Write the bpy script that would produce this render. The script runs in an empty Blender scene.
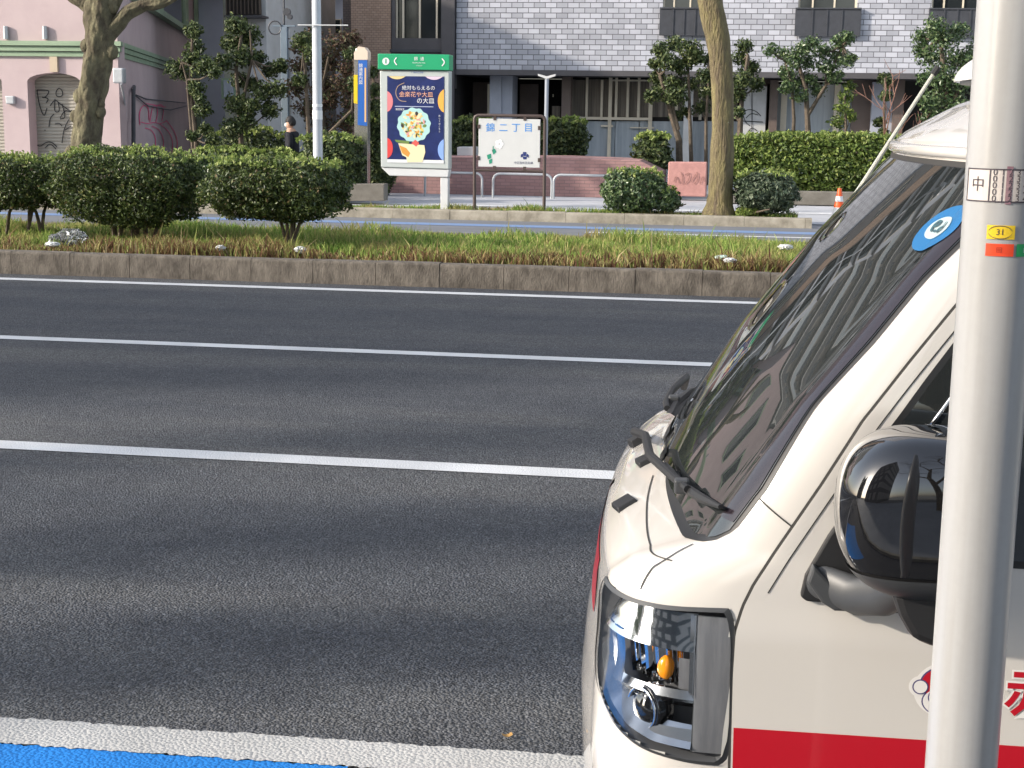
import bpy, bmesh, math, random
import numpy as np
from math import sin, cos, tan, atan, atan2, radians as R, pi, hypot, sqrt
from mathutils import Vector, Matrix

random.seed(7); rng = np.random.default_rng(7)
scene = bpy.context.scene
col = scene.collection

# ---------------------------------------------------------------- camera, sky, sun, exposure
F = 1480.0; H = 1.65
YAW, PITCH, ROLL = R(8.8), atan(272 / 1480.0), atan(.0135)
fw = np.array([-sin(YAW) * cos(PITCH), cos(YAW) * cos(PITCH), -sin(PITCH)])
r0 = np.array([cos(YAW), sin(YAW), 0.0]); d0 = np.cross(fw, r0)
rt = cos(ROLL) * r0 - sin(ROLL) * d0; dn = sin(ROLL) * r0 + cos(ROLL) * d0
CAM = np.array([0, 0, H])
cd = bpy.data.cameras.new('camera'); cam = bpy.data.objects.new('camera', cd); col.objects.link(cam)
cd.sensor_width = 36; cd.lens = F / 1024 * 36; cd.clip_start = .05; cd.clip_end = 600
cam.matrix_world = Matrix(((rt[0], -dn[0], -fw[0], 0), (rt[1], -dn[1], -fw[1], 0), (rt[2], -dn[2], -fw[2], H), (0, 0, 0, 1)))
scene.camera = cam

SUN = Vector((-.83, -.38, .38)).normalized()        # direction towards the sun
elev = math.asin(SUN.z); azim = atan2(SUN.x, SUN.y)
w = bpy.data.worlds.new('World'); scene.world = w; w.use_nodes = True
nt = w.node_tree; bg = nt.nodes['Background']
sky = nt.nodes.new('ShaderNodeTexSky'); sky.sky_type = 'NISHITA'; sky.sun_disc = False
sky.sun_elevation = elev; sky.sun_rotation = azim; sky.air_density = 1.0; sky.dust_density = 2.0; sky.ozone_density = 1.0
hsv = nt.nodes.new('ShaderNodeHueSaturation'); hsv.inputs['Saturation'].default_value = .55
nt.links.new(sky.outputs[0], hsv.inputs['Color']); nt.links.new(hsv.outputs[0], bg.inputs[0]); bg.inputs[1].default_value = .15
sd = bpy.data.lights.new('sun', 'SUN'); sun = bpy.data.objects.new('sun', sd); col.objects.link(sun)
sd.energy = 2.2; sd.angle = R(1.2); sd.color = (1, .9, .78)
sun.rotation_euler = (-SUN).to_track_quat('-Z', 'Y').to_euler(); sun.location = (-20, -30, 30)
vs = scene.view_settings; vs.view_transform = 'Standard'; vs.look = 'None'; vs.gamma = 1; vs.use_curve_mapping = False
vs.exposure = 1.32
scene.cycles.max_bounces = 8; scene.cycles.use_denoising = True

def ray(x, y): return fw * F + rt * (x - 512) + dn * (y - 384)
def at(x, y, Y):
    d = ray(x, y); return CAM + d * (Y / d[1])
def gr(x, y, z=0.0):
    d = ray(x, y); return CAM + d * ((z - H) / d[2])

# ---------------------------------------------------------------- materials
def mat(name, base=(.5, .5, .5), rough=.6, metal=0, spec=.5, coat=0, var=0, vscale=4, bump=0, bscale=40, bdist=.01, base2=None, island=0, trans=0, emis=None, coords='Object', stretch=None, coat_r=.03, sss=0):
    m = bpy.data.materials.new(name); m.use_nodes = True
    n = m.node_tree.nodes; l = m.node_tree.links; b = n['Principled BSDF']
    b.inputs['Base Color'].default_value = (*base, 1); b.inputs['Roughness'].default_value = rough
    b.inputs['Metallic'].default_value = metal; b.inputs['Specular IOR Level'].default_value = spec
    b.inputs['Coat Weight'].default_value = coat; b.inputs['Coat Roughness'].default_value = coat_r
    b.inputs['Transmission Weight'].default_value = trans
    if emis: b.inputs['Emission Color'].default_value = (*emis[0], 1); b.inputs['Emission Strength'].default_value = emis[1]
    tc = n.new('ShaderNodeTexCoord'); mp = n.new('ShaderNodeMapping'); l.new(tc.outputs[coords], mp.inputs[0])
    if stretch: mp.inputs['Scale'].default_value = stretch
    cur = None
    if base2 is None and (var or island): base2 = tuple(c * (1 - max(var, 0)) for c in base)
    if var or (base2 is not None and not island):
        t = n.new('ShaderNodeTexNoise'); t.inputs['Scale'].default_value = vscale; t.inputs['Detail'].default_value = 6; t.inputs['Roughness'].default_value = .65
        l.new(mp.outputs[0], t.inputs['Vector'])
        cr = n.new('ShaderNodeValToRGB'); cr.color_ramp.elements[0].position = .35; cr.color_ramp.elements[1].position = .65
        cr.color_ramp.elements[0].color = (*base2, 1); cr.color_ramp.elements[1].color = (*base, 1)
        l.new(t.outputs['Fac'], cr.inputs[0]); cur = cr.outputs[0]
    if island:
        g = n.new('ShaderNodeNewGeometry')
        mx = n.new('ShaderNodeMix'); mx.data_type = 'RGBA'
        l.new(g.outputs['Random Per Island'], mx.inputs[0])
        c1 = tuple(base); c2 = tuple(base2)
        if cur is not None:
            hs = n.new('ShaderNodeHueSaturation'); l.new(cur, hs.inputs['Color'])
            mr = n.new('ShaderNodeMapRange'); mr.inputs[3].default_value = 1 - island; mr.inputs[4].default_value = 1 + island
            l.new(g.outputs['Random Per Island'], mr.inputs[0]); l.new(mr.outputs[0], hs.inputs['Value']); cur = hs.outputs[0]
        else:
            mx.inputs[6].default_value = (*c1, 1); mx.inputs[7].default_value = (*c2, 1); cur = mx.outputs[2]
    if cur is not None: l.new(cur, b.inputs['Base Color'])
    if bump:
        t2 = n.new('ShaderNodeTexNoise'); t2.inputs['Scale'].default_value = bscale; t2.inputs['Detail'].default_value = 5
        l.new(mp.outputs[0], t2.inputs['Vector'])
        bp = n.new('ShaderNodeBump'); bp.inputs['Strength'].default_value = bump; bp.inputs['Distance'].default_value = bdist
        l.new(t2.outputs['Fac'], bp.inputs['Height']); l.new(bp.outputs[0], b.inputs['Normal'])
    return m

# ---------------------------------------------------------------- mesh helpers
class MB:
    def __init__(s): s.v = []; s.f = []
    def add(s, vs_, fs):
        k = len(s.v); s.v += [tuple(map(float, p)) for p in vs_]; s.f += [tuple(i + k for i in f) for f in fs]; return s
    def box(s, a, b):
        (x0, y0, z0), (x1, y1, z1) = a, b
        if x0 > x1: x0, x1 = x1, x0
        if y0 > y1: y0, y1 = y1, y0
        if z0 > z1: z0, z1 = z1, z0
        return s.add([(x0, y0, z0), (x1, y0, z0), (x1, y1, z0), (x0, y1, z0), (x0, y0, z1), (x1, y0, z1), (x1, y1, z1), (x0, y1, z1)],
                     [(0, 3, 2, 1), (4, 5, 6, 7), (0, 1, 5, 4), (1, 2, 6, 5), (2, 3, 7, 6), (3, 0, 4, 7)])
    def grid(s, P):                     # P[i][j]
        n, m = len(P), len(P[0]); k = len(s.v)
        for r_ in P: s.v += [tuple(map(float, p)) for p in r_]
        for i in range(n - 1):
            for j in range(m - 1): s.f.append((k + i * m + j, k + i * m + j + 1, k + (i + 1) * m + j + 1, k + (i + 1) * m + j))
        return s
    def tube(s, pts, rad, n=8, cap=True):
        pts = [Vector(p) for p in pts]; rads = rad if hasattr(rad, '__len__') else [rad] * len(pts)
        k = len(s.v); up = Vector((0, 0, 1)); prev = None
        for i, p in enumerate(pts):
            d = (pts[min(i + 1, len(pts) - 1)] - pts[max(i - 1, 0)]).normalized()
            if prev is None: a = d.cross(up if abs(d.z) < .9 else Vector((1, 0, 0))).normalized()
            else: a = (prev - d * prev.dot(d)).normalized()
            prev = a; b_ = d.cross(a)
            for j in range(n):
                t = 2 * pi * j / n; q = p + (a * cos(t) + b_ * sin(t)) * rads[i]; s.v.append(tuple(q))
        for i in range(len(pts) - 1):
            for j in range(n):
                j2 = (j + 1) % n; s.f.append((k + i * n + j, k + i * n + j2, k + (i + 1) * n + j2, k + (i + 1) * n + j))
        if cap: s.f.append(tuple(k + j for j in range(n))[::-1]); s.f.append(tuple(k + (len(pts) - 1) * n + j for j in range(n)))
        return s
    def prism(s, poly, h0, h1, axis='z'):   # poly 2-D; extruded
        n = len(poly)
        def P(a, b, c): return (a, b, c) if axis == 'z' else ((a, c, b) if axis == 'y' else (c, a, b))
        v = [P(a, b, h0) for a, b in poly] + [P(a, b, h1) for a, b in poly]
        f = [tuple(range(n))[::-1], tuple(range(n, 2 * n))] + [(i, (i + 1) % n, n + (i + 1) % n, n + i) for i in range(n)]
        return s.add(v, f)
    def build(s, name, m=None, parent=None, smooth=False, bevel=0, wn=True, recalc=True, angle=40):
        me = bpy.data.meshes.new(name); me.from_pydata(s.v, [], s.f); me.update()
        if recalc:
            bm = bmesh.new(); bm.from_mesh(me); bmesh.ops.recalc_face_normals(bm, faces=bm.faces); bm.to_mesh(me); bm.free()
        o = bpy.data.objects.new(name, me); col.objects.link(o)
        if m: me.materials.append(m)
        if parent is not None: o.parent = parent
        if bevel:
            md = o.modifiers.new('b', 'BEVEL'); md.width = bevel; md.segments = 2; md.limit_method = 'ANGLE'; md.angle_limit = R(35)
        if smooth:
            for p in me.polygons: p.use_smooth = True
            if angle: me.set_sharp_from_angle(angle=R(angle))
        return o

def tag(o, label=None, cat=None, group=None, kind=None):
    if label: o['label'] = label
    if cat: o['category'] = cat
    if group: o['group'] = group
    if kind: o['kind'] = kind
    return o
def empty(name, loc=(0, 0, 0), rz=0, label=None, cat=None, group=None):
    o = bpy.data.objects.new(name, None); col.objects.link(o); o.location = loc; o.rotation_euler.z = rz; o.empty_display_size = .2
    return tag(o, label, cat, group)
def text_mesh(txt, size, bold=0, align='CENTER'):
    cu = bpy.data.curves.new('txt', 'FONT'); cu.body = txt; cu.size = size; cu.align_x = align; cu.align_y = 'CENTER'; cu.offset = bold; cu.resolution_u = 3
    o = bpy.data.objects.new('txt', cu); col.objects.link(o); bpy.context.view_layer.update()
    me = bpy.data.meshes.new_from_object(o.evaluated_get(bpy.context.evaluated_depsgraph_get()))
    v = [tuple(p.co) for p in me.vertices]; f = [tuple(p.vertices) for p in me.polygons]
    bpy.data.objects.remove(o); bpy.data.meshes.remove(me)
    return v, f
def text(name, txt, size, fn, m, parent, bold=0, align='CENTER'):   # fn maps (x, y) of the lettering to 3-D
    v, f = text_mesh(txt, size, bold, align); mb = MB(); mb.add([fn(a, b) for a, b, c in v], f); return mb.build(name, m, parent, recalc=False)

# ---------------------------------------------------------------- truck surface maths (u rearward, v away from the pavement, w up)
VC = .7375; UR = 1.30
#        w     uf    bow   cu    cv   inset
TAB = np.array([
 (.28, -.275, .05, .22, .24, .030),
 (.40, -.300, .05, .24, .24, .012),
 (.55, -.305, .05, .24, .23, .003),
 (.66, -.295, .045, .24, .21, .000),
 (.76, -.280, .04, .24, .19, .000),
 (.83, -.262, .035, .24, .17, .000),
 (.88, -.240, .035, .24, .15, .000),
 (.915, -.208, .05, .22, .14, .001),
 (.94, -.168, .07, .18, .125, .002),
 (.96, -.128, .085, .145, .11, .004),
 (1.05, -.075, .088, .125, .10, .008),
 (1.20, .022, .088, .11, .095, .014),
 (1.40, .172, .088, .10, .09, .042),
 (1.57, .320, .085, .10, .09, .075),
 (1.605, .325, .09, .12, .10, .082),
 (1.625, .345, .10, .14, .12, .09),
 (1.68, .44, .13, .20, .16, .12),
 (1.73, .58, .16, .26, .22, .17),
 (1.762, .76, .20, .28, .30, .27),
 (1.775, .98, .15, .20, .30, .42)])
def ringpar(w): return [np.interp(w, TAB[:, 0], TAB[:, k]) for k in range(1, 6)]
def ring(w, n1=14, n2=36, n3=26):
    uf, bow, cu, cv, ins = ringpar(w)
    us = uf + bow + cu
    P = [(UR + (us - UR) * i / n1, ins) for i in range(n1)]
    for i in range(n2):
        t = pi / 2 * i / n2; e = 2 / 2.35
        P.append((us - cu * sin(t) ** e, ins + cv * (1 - cos(t) ** e)))
    for i in range(n3 + 1):
        v = ins + cv + (VC - ins - cv) * i / n3
        P.append((uf + bow * ((VC - v) / (VC - ins - cv)) ** 2.2, v))
    return np.array(P)
def S(s, w, off=0.0):              # arc length s from the rear of the cab; off = outward offset
    r_ = ring(w); d = np.hypot(*np.diff(r_, axis=0).T); a = np.concatenate([[0], np.cumsum(d)])
    u, v = np.interp(s, a, r_[:, 0]), np.interp(s, a, r_[:, 1])
    if off:
        e = .012; r2 = [(np.interp(s + q, a, r_[:, 0]), np.interp(s + q, a, r_[:, 1])) for q in (-e, e)]
        t = np.array([r2[1][0] - r2[0][0], r2[1][1] - r2[0][1], 0])
        rb = ring(w + .01); ab = np.concatenate([[0], np.cumsum(np.hypot(*np.diff(rb, axis=0).T))]); 
        uv = v if s > .9 * a[-1] else None
        # vertical tangent at constant u (side) or constant v (front)
        if abs(t[0]) > abs(t[1]): j = np.array([0, np.interp(-u, -rb[:, 0], rb[:, 1]) - v, .01])
        else: j = np.array([np.interp(v, rb[:, 1], rb[:, 0]) - u, 0, .01])
        nrm = np.cross(t, j); nrm /= np.linalg.norm(nrm)
        if nrm @ np.array([-1, -1, .2]) < 0: nrm = -nrm
        return np.array([u, v, w]) + nrm * off
    return np.array([u, v, w])
def Fr(v, w, off=0.0):             # front surface at lateral v
    vv = v if v <= VC else 2 * VC - v
    r_ = ring(w); k = 14
    u = np.interp(vv, r_[k:, 1], r_[k:, 0])
    p = np.array([u, v, w])
    if off:
        e = .004; ua = np.interp(vv + e, r_[k:, 1], r_[k:, 0]); rb = ring(w + .01); ub = np.interp(vv, rb[k:, 1], rb[k:, 0])
        sg = 1 if v <= VC else -1
        t = np.array([ua - u, e * sg, 0]); j = np.array([ub - u, 0, .01]); nrm = np.cross(t, j); nrm /= np.linalg.norm(nrm)
        if nrm[0] > 0: nrm = -nrm
        p = p + nrm * off
    return p
def Sd(u, w, off=0.0):             # near side at given u
    r_ = ring(w); v = np.interp(-u, -r_[:, 0], r_[:, 1]); return np.array([u, v - off, w])
TRUCK_YAW = R(1.5); TORG = np.array([0, 2.3, 0])
#END1
# ---------------------------------------------------------------- ground, roads, kerbs
M = {}
def road_mat(name, base, lane=True):
    m = bpy.data.materials.new(name); m.use_nodes = True; n = m.node_tree.nodes; l = m.node_tree.links; b = n['Principled BSDF']
    tc = n.new('ShaderNodeTexCoord')
    def noise(sc, det, stretch=None, rough=.6):
        t = n.new('ShaderNodeTexNoise'); t.inputs['Scale'].default_value = sc; t.inputs['Detail'].default_value = det; t.inputs['Roughness'].default_value = rough
        mp = n.new('ShaderNodeMapping'); l.new(tc.outputs['Object'], mp.inputs[0]); l.new(mp.outputs[0], t.inputs['Vector'])
        if stretch: mp.inputs['Scale'].default_value = stretch
        return t
    def ramp(t, stops):
        r_ = n.new('ShaderNodeValToRGB'); l.new(t, r_.inputs[0]); e = r_.color_ramp.elements
        while len(e) < len(stops): e.new(.5)
        for el, (p, c) in zip(e, stops): el.position = p; el.color = (*c, 1)
        return r_.outputs[0]
    v = n.new('ShaderNodeTexVoronoi'); v.inputs['Scale'].default_value = 125; l.new(tc.outputs['Object'], v.inputs['Vector'])
    grain = ramp(v.outputs['Color'], [(0, tuple(c * .38 for c in base)), (.45, tuple(c * .95 for c in base)), (.8, tuple(c * 1.5 for c in base)), (.985, tuple(c * 2.3 for c in base))])
    sun_streaks = noise(.8, 5, (.16, 1.25, 1)); wr = ramp(sun_streaks.outputs['Fac'], [(.36, (.80, .82, .86)), (.5, (1, 1, 1)), (.66, (1.36, 1.30, 1.2))])  # sun and shade streaks put into the asphalt colour along the wheel paths
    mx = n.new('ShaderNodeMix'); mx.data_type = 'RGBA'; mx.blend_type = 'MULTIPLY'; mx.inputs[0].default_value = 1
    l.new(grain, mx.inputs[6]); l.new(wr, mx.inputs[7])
    pt = noise(3.5, 8); pr = ramp(pt.outputs['Fac'], [(.3, (.88, .88, .9)), (.7, (1.1, 1.1, 1.08))])
    m2 = n.new('ShaderNodeMix'); m2.data_type = 'RGBA'; m2.blend_type = 'MULTIPLY'; m2.inputs[0].default_value = 1
    l.new(mx.outputs[2], m2.inputs[6]); l.new(pr, m2.inputs[7]); l.new(m2.outputs[2], b.inputs['Base Color'])
    b.inputs['Roughness'].default_value = .88; b.inputs['Specular IOR Level'].default_value = .3
    v2 = n.new('ShaderNodeTexVoronoi'); v2.inputs['Scale'].default_value = 110; l.new(tc.outputs['Object'], v2.inputs['Vector'])
    bp = n.new('ShaderNodeBump'); bp.inputs['Strength'].default_value = 1; bp.inputs['Distance'].default_value = .009; bp.invert = True
    l.new(v2.outputs['Distance'], bp.inputs['Height']); l.new(bp.outputs[0], b.inputs['Normal'])
    return m
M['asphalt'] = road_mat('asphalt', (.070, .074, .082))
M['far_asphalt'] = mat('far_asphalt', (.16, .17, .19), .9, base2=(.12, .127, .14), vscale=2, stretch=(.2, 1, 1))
def paint_mat(name, c, worn=.5, thr=.62):
    m = bpy.data.materials.new(name); m.use_nodes = True; n = m.node_tree.nodes; l = m.node_tree.links; b = n['Principled BSDF']
    tc = n.new('ShaderNodeTexCoord'); t = n.new('ShaderNodeTexNoise'); t.inputs['Scale'].default_value = 60; t.inputs['Detail'].default_value = 8; t.inputs['Roughness'].default_value = .8
    l.new(tc.outputs['Object'], t.inputs['Vector']); r_ = n.new('ShaderNodeValToRGB'); e = r_.color_ramp.elements
    e[0].position = thr; e[0].color = (*c, 1); e[1].position = thr + .1; e[1].color = (*[q * (1 - worn) for q in c], 1)
    l.new(t.outputs['Fac'], r_.inputs[0])
    t3 = n.new('ShaderNodeTexNoise'); t3.inputs['Scale'].default_value = 2.5; t3.inputs['Detail'].default_value = 5; l.new(tc.outputs['Object'], t3.inputs['Vector'])
    r3 = n.new('ShaderNodeMapRange'); r3.inputs[1].default_value = .3; r3.inputs[2].default_value = .7; r3.inputs[3].default_value = .86; r3.inputs[4].default_value = 1.05; l.new(t3.outputs['Fac'], r3.inputs[0])
    hs = n.new('ShaderNodeHueSaturation'); l.new(r_.outputs[0], hs.inputs['Color']); l.new(r3.outputs[0], hs.inputs['Value']); l.new(hs.outputs[0], b.inputs['Base Color'])
    b.inputs['Roughness'].default_value = .75; b.inputs['Specular IOR Level'].default_value = .15
    v2 = n.new('ShaderNodeTexVoronoi'); v2.inputs['Scale'].default_value = 95; l.new(tc.outputs['Object'], v2.inputs['Vector'])
    bp = n.new('ShaderNodeBump'); bp.inputs['Strength'].default_value = .55; bp.inputs['Distance'].default_value = .006; bp.invert = True
    l.new(v2.outputs['Distance'], bp.inputs['Height']); l.new(bp.outputs[0], b.inputs['Normal'])
    return m
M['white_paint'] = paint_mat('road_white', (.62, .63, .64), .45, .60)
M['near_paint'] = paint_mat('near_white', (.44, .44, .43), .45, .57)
M['blue_paint'] = paint_mat('road_blue', (.02, .19, .56), .3, .60)
M['soil'] = mat('soil', (.11, .10, .06), .95, base2=(.06, .075, .03), vscale=3, bump=.5, bscale=30)
M['kerb'] = mat('kerb_concrete', (.17, .148, .122), .9, base2=(.068, .058, .047), vscale=9, bump=.8, bscale=60, stretch=(1, 1, .5))
M['kerb_pale'] = mat('kerb_pale', (.36, .33, .27), .9, base2=(.2, .18, .14), vscale=5, bump=.3, bscale=40)
M['paving'] = mat('paving', (.34, .36, .39), .85, base2=(.27, .285, .31), vscale=1.5, bump=.1)
M['pale_paving'] = mat('pale_paving', (.46, .47, .50), .85, base2=(.36, .37, .39), vscale=1.2)
M['ground'] = mat('ground', (.2, .2, .19), .95, base2=(.15, .15, .14), vscale=.6)

def sheet(name, x0, x1, y0, y1, z, m, sub=1):
    return tag(MB().add([(x0, y0, z), (x1, y0, z), (x1, y1, z), (x0, y1, z)], [(0, 1, 2, 3)]).build(name, m, recalc=False), kind='structure')
sheet('ground', -350, 350, -350, 350, -.02, M['ground'])
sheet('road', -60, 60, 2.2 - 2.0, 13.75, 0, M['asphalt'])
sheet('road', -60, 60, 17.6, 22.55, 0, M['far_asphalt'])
sheet('pavement', -60, 60, -9, .2, .10, M['paving'])
tag(MB().box((-60, .2, -.01), (60, .36, .12)).build('kerb', M['kerb_pale'], bevel=.01), kind='structure')
def line(name, x0, x1, y, wd, m, z=.004):
    return sheet(name, x0, x1, y - wd / 2, y + wd / 2, z, m)
line('lane_marking', -60, 60, 6.655, .165, M['white_paint'])
line('lane_marking', -60, 60, 9.87, .15, M['white_paint'])
line('edge_line', -60, 60, 13.30, .16, M['white_paint'])
a, b = gr(0, 719), gr(585, 758); c, d = gr(0, 745), gr(345, 768)
# near white line and blue cycle lane follow the photographed taper
def lineq(p, q, x): return p[1] + (q[1] - p[1]) / (q[0] - p[0]) * (x - p[0])
yw0, yw1 = lineq(a, b, -30), lineq(a, b, 30); yb0, yb1 = lineq(c, d, -30), lineq(c, d, 30)
yc = yb0 + (yb1 - yb0) * (30 - .8) / 60
def ragged(xs, fa, fb, name, m, z=.004, amp=.0035):
    ra, rb = rng.normal(0, amp, len(xs)), rng.normal(0, amp, len(xs)); mb = MB()
    mb.grid([[(x, fa(x) + p, z) for x, p in zip(xs, ra)], [(x, fb(x) + q, z) for x, q in zip(xs, rb)]]); return tag(mb.build(name, m, recalc=False), kind='structure')
yb_ = lambda x: yb0 + (yb1 - yb0) * (x + 30) / 60
yw_ = lambda x: yw0 + (yw1 - yw0) * (x + 30) / 60
XN = np.concatenate([np.linspace(-30, -4, 20)[:-1], np.arange(-4, 1.5, .012), np.linspace(1.5, 30, 20)])
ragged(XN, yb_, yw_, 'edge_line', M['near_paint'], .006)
ragged(XN[(XN < -.93) & (XN > -3.3)], lambda x: 1.6, lambda x: yb_(x) + .003, 'cycle_lane', M['blue_paint'])
# median: rounded concrete kerb in lengths, soil bed
def kerb_run(y0, y1, h, m, x0=-45, x1=45, seg=1.0, rad=.03, name='kerb', cuts=4):
    mb = MB(); x = x0
    while x < x1 - .01:
        xe = min(x + seg, x1); g = .0025; prof = []
        for i in range(cuts + 1):
            t = pi / 2 * i / cuts; prof.append((y0 + rad - rad * cos(t), h - rad + rad * sin(t)))
        for i in range(cuts + 1):
            t = pi / 2 * (cuts - i) / cuts; prof.append((y1 - rad + rad * cos(t), h - rad + rad * sin(t)))
        prof = [(y0 - .012, -.01)] + prof + [(y1, -.01)]
        dy = random.uniform(-.004, .004); dz = random.uniform(-.004, .004)
        mb.prism([(p + dy, q + dz) for p, q in prof], x + g, xe - g, 'x'); x = xe
    return tag(mb.build(name, m, smooth=True, angle=50), kind='structure')
kerb_run(13.74, 13.92, .225, M['kerb'], seg=.62)
kerb_run(17.42, 17.6, .21, M['kerb'], seg=1.75)
tag(MB().box((-45, 13.925, -.01), (45, 17.415, .19)).build('median_soil', M['soil']), kind='structure')
# far side
line('cycle_lane_stripe', -60, 60, 21.55, .42, mat('far_blue', (.13, .22, .42), .8, base2=(.17, .25, .40), vscale=3))
line('lane_marking', -2.2, 60, 20.75, .14, M['white_paint'])
line('lane_marking', -9, -4.6, 19.9, .14, M['white_paint'])
xr = at(812, 222, 22.6)[0]
kerb_run(22.55, 22.75, .15, M['kerb_pale'], x0=-45, x1=xr, seg=.9, rad=.03)
isl = MB().box((-45, 22.755, -.01), (xr - .2, 23.3, .125)).build('planting_strip', M['soil']); tag(isl, kind='structure')
sheet('far_pavement', -60, 60, 22.56, 45, -.008, M['paving'])
sheet('pale_paving', -8.8, 14, 23.35, 29.4, .006, M['pale_paving'])
sheet('paving_stripe', -7.5, 14, 25.8, 26.15, .011, M['white_paint'])

# ---------------------------------------------------------------- grass of the median (uncountable)
def blades(name, n, xr_, yr_, z, hr, wd, m, xfun=None):
    X = rng.uniform(*xr_, n * 2); Y = rng.uniform(*yr_, n * 2)
    pn = sum(np.sin(X * a_ + b_) * np.sin(Y * c_ + d_) for a_, b_, c_, d_ in [(2.1, .3, 3.1, 1.2), (4.7, 2, 5.9, .5), (9.3, 1, 8.1, 2.2), (17, .4, 15, 1)]) / 4
    kp = np.argsort(-(pn + rng.normal(0, .30, n * 2)))[:n]; X, Y = X[kp], Y[kp]; hN = np.zeros(n)
    ph = rng.uniform(0, 6.28, 8); 
    for k in range(8): hN += np.sin(X * (1.3 + .9 * k) + ph[k] + Y * (1 + k * .7)) / (1 + .3 * k)
    hh = rng.uniform(*hr, n) * (1 + .22 * hN) * (1 + .9 * (rng.random(n) < .012)); hh = np.clip(hh, .03, None)
    if xfun is not None: hh = hh * xfun(X, Y)
    an = rng.uniform(0, 2 * pi, n); lean = rng.uniform(0, .75, n); la = rng.uniform(0, 2 * pi, n); w_ = wd * rng.uniform(.6, 1.4, n)
    cx, sx = np.cos(an) * w_, np.sin(an) * w_; lx, ly = np.cos(la) * lean * hh, np.sin(la) * lean * hh
    V = np.empty((n * 5, 3))
    V[0::5] = np.c_[X - cx, Y - sx, np.full(n, z)]; V[1::5] = np.c_[X + cx, Y + sx, np.full(n, z)]
    V[2::5] = np.c_[X + cx * .8 + lx * .35, Y + sx * .8 + ly * .35, z + hh * .55]; V[3::5] = np.c_[X - cx * .8 + lx * .35, Y - sx * .8 + ly * .35, z + hh * .55]
    V[4::5] = np.c_[X + lx, Y + ly, z + hh * .92]
    me = bpy.data.meshes.new(name); fs = []
    for i in range(n): k = 5 * i; fs.append((k, k + 1, k + 2, k + 3)); fs.append((k + 3, k + 2, k + 4))
    me.from_pydata(V.tolist(), [], fs); me.update(); me.materials.append(m)
    o = bpy.data.objects.new(name, me); col.objects.link(o); return o
def leafmat(name, stops, rough=.6, spec=.3, trl=.25, dry=None):
    m = bpy.data.materials.new(name); m.use_nodes = True; n = m.node_tree.nodes; l = m.node_tree.links; b = n['Principled BSDF']
    g = n.new('ShaderNodeNewGeometry'); r_ = n.new('ShaderNodeValToRGB'); l.new(g.outputs['Random Per Island'], r_.inputs[0]); e = r_.color_ramp.elements
    while len(e) < len(stops): e.new(.5)
    for el, (p, c) in zip(e, stops): el.position = p; el.color = (*c, 1)
    out = r_.outputs[0]
    if dry:
        tc = n.new('ShaderNodeTexCoord'); t = n.new('ShaderNodeTexNoise'); t.inputs['Scale'].default_value = dry[1]; t.inputs['Detail'].default_value = 3; l.new(tc.outputs['Object'], t.inputs['Vector'])
        mr = n.new('ShaderNodeMapRange'); mr.inputs[1].default_value = dry[2]; mr.inputs[2].default_value = dry[3]; l.new(t.outputs['Fac'], mr.inputs[0])
        mx = n.new('ShaderNodeMix'); mx.data_type = 'RGBA'; l.new(mr.outputs[0], mx.inputs[0]); l.new(out, mx.inputs[6]); mx.inputs[7].default_value = (*dry[0], 1); out = mx.outputs[2]
    l.new(out, b.inputs['Base Color']); b.inputs['Roughness'].default_value = rough; b.inputs['Specular IOR Level'].default_value = spec
    if trl:
        tr = n.new('ShaderNodeBsdfTranslucent'); l.new(out, tr.inputs[0]); ms = n.new('ShaderNodeMixShader'); ms.inputs[0].default_value = trl
        l.new(b.outputs[0], ms.inputs[1]); l.new(tr.outputs[0], ms.inputs[2]); l.new(ms.outputs[0], n['Material Output'].inputs[0])
    return m
M['grass'] = leafmat('grass', [(0, (.10, .19, .035)), (.5, (.22, .33, .07)), (.8, (.34, .40, .11)), (1, (.46, .38, .19))], .7, .2, .35, dry=((.36, .28, .13), 1.6, .48, .72))
M['dry_grass'] = leafmat('dry_grass', [(0, (.09, .045, .03)), (.4, (.20, .11, .06)), (.6, (.32, .26, .11)), (.8, (.20, .27, .06)), (1, (.48, .38, .22))], .8, .2, .3)
tag(blades('grass', 60000, (-13, 4.5), (14.25, 17.35), .19, (.04, .145), .0065, M['grass']), kind='stuff')
tag(blades('dry_grass', 32000, (-13, 4.5), (13.90, 14.7), .19, (.03, .15), .007, M['dry_grass']), kind='stuff')
tag(blades('grass', 9000, (-10, xr - .2), (22.78, 23.28), .12, (.03, .10), .006, M['grass']), kind='stuff')

# ---------------------------------------------------------------- foliage
def leaves(pts, nrm, size, m, name, parent, jitter=.5, fold=True, aspect=1.9, shoots=0):
    n = len(pts); pts = np.array(pts); N = np.array(nrm) + rng.normal(0, jitter, (n, 3)); N /= np.linalg.norm(N, axis=1)[:, None] + 1e-9
    A = np.cross(N, rng.normal(0, 1, (n, 3))); A /= np.linalg.norm(A, axis=1)[:, None] + 1e-9; B = np.cross(N, A)
    s_ = size * rng.uniform(.6, 1.35, n)[:, None]; L = A * s_ * .5 * aspect / 1.4; W = B * s_ * .5 / 1.4 * 1.0
    V = np.empty((n * 4, 3)); V[0::4] = pts - L; V[1::4] = pts + W + N * s_ * .12; V[2::4] = pts + L; V[3::4] = pts - W + N * s_ * .12
    fs = [(4 * i, 4 * i + 1, 4 * i + 2, 4 * i + 3) for i in range(n)]
    me = bpy.data.meshes.new(name); me.from_pydata(V.tolist(), [], fs); me.update(); me.materials.append(m)
    if shoots:
        me.materials.append(M['sprout'])
        for p_ in me.polygons[n - shoots:]: p_.material_index = 1
    o = bpy.data.objects.new(name, me); col.objects.link(o)
    if parent: o.parent = parent
    return o
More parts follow.
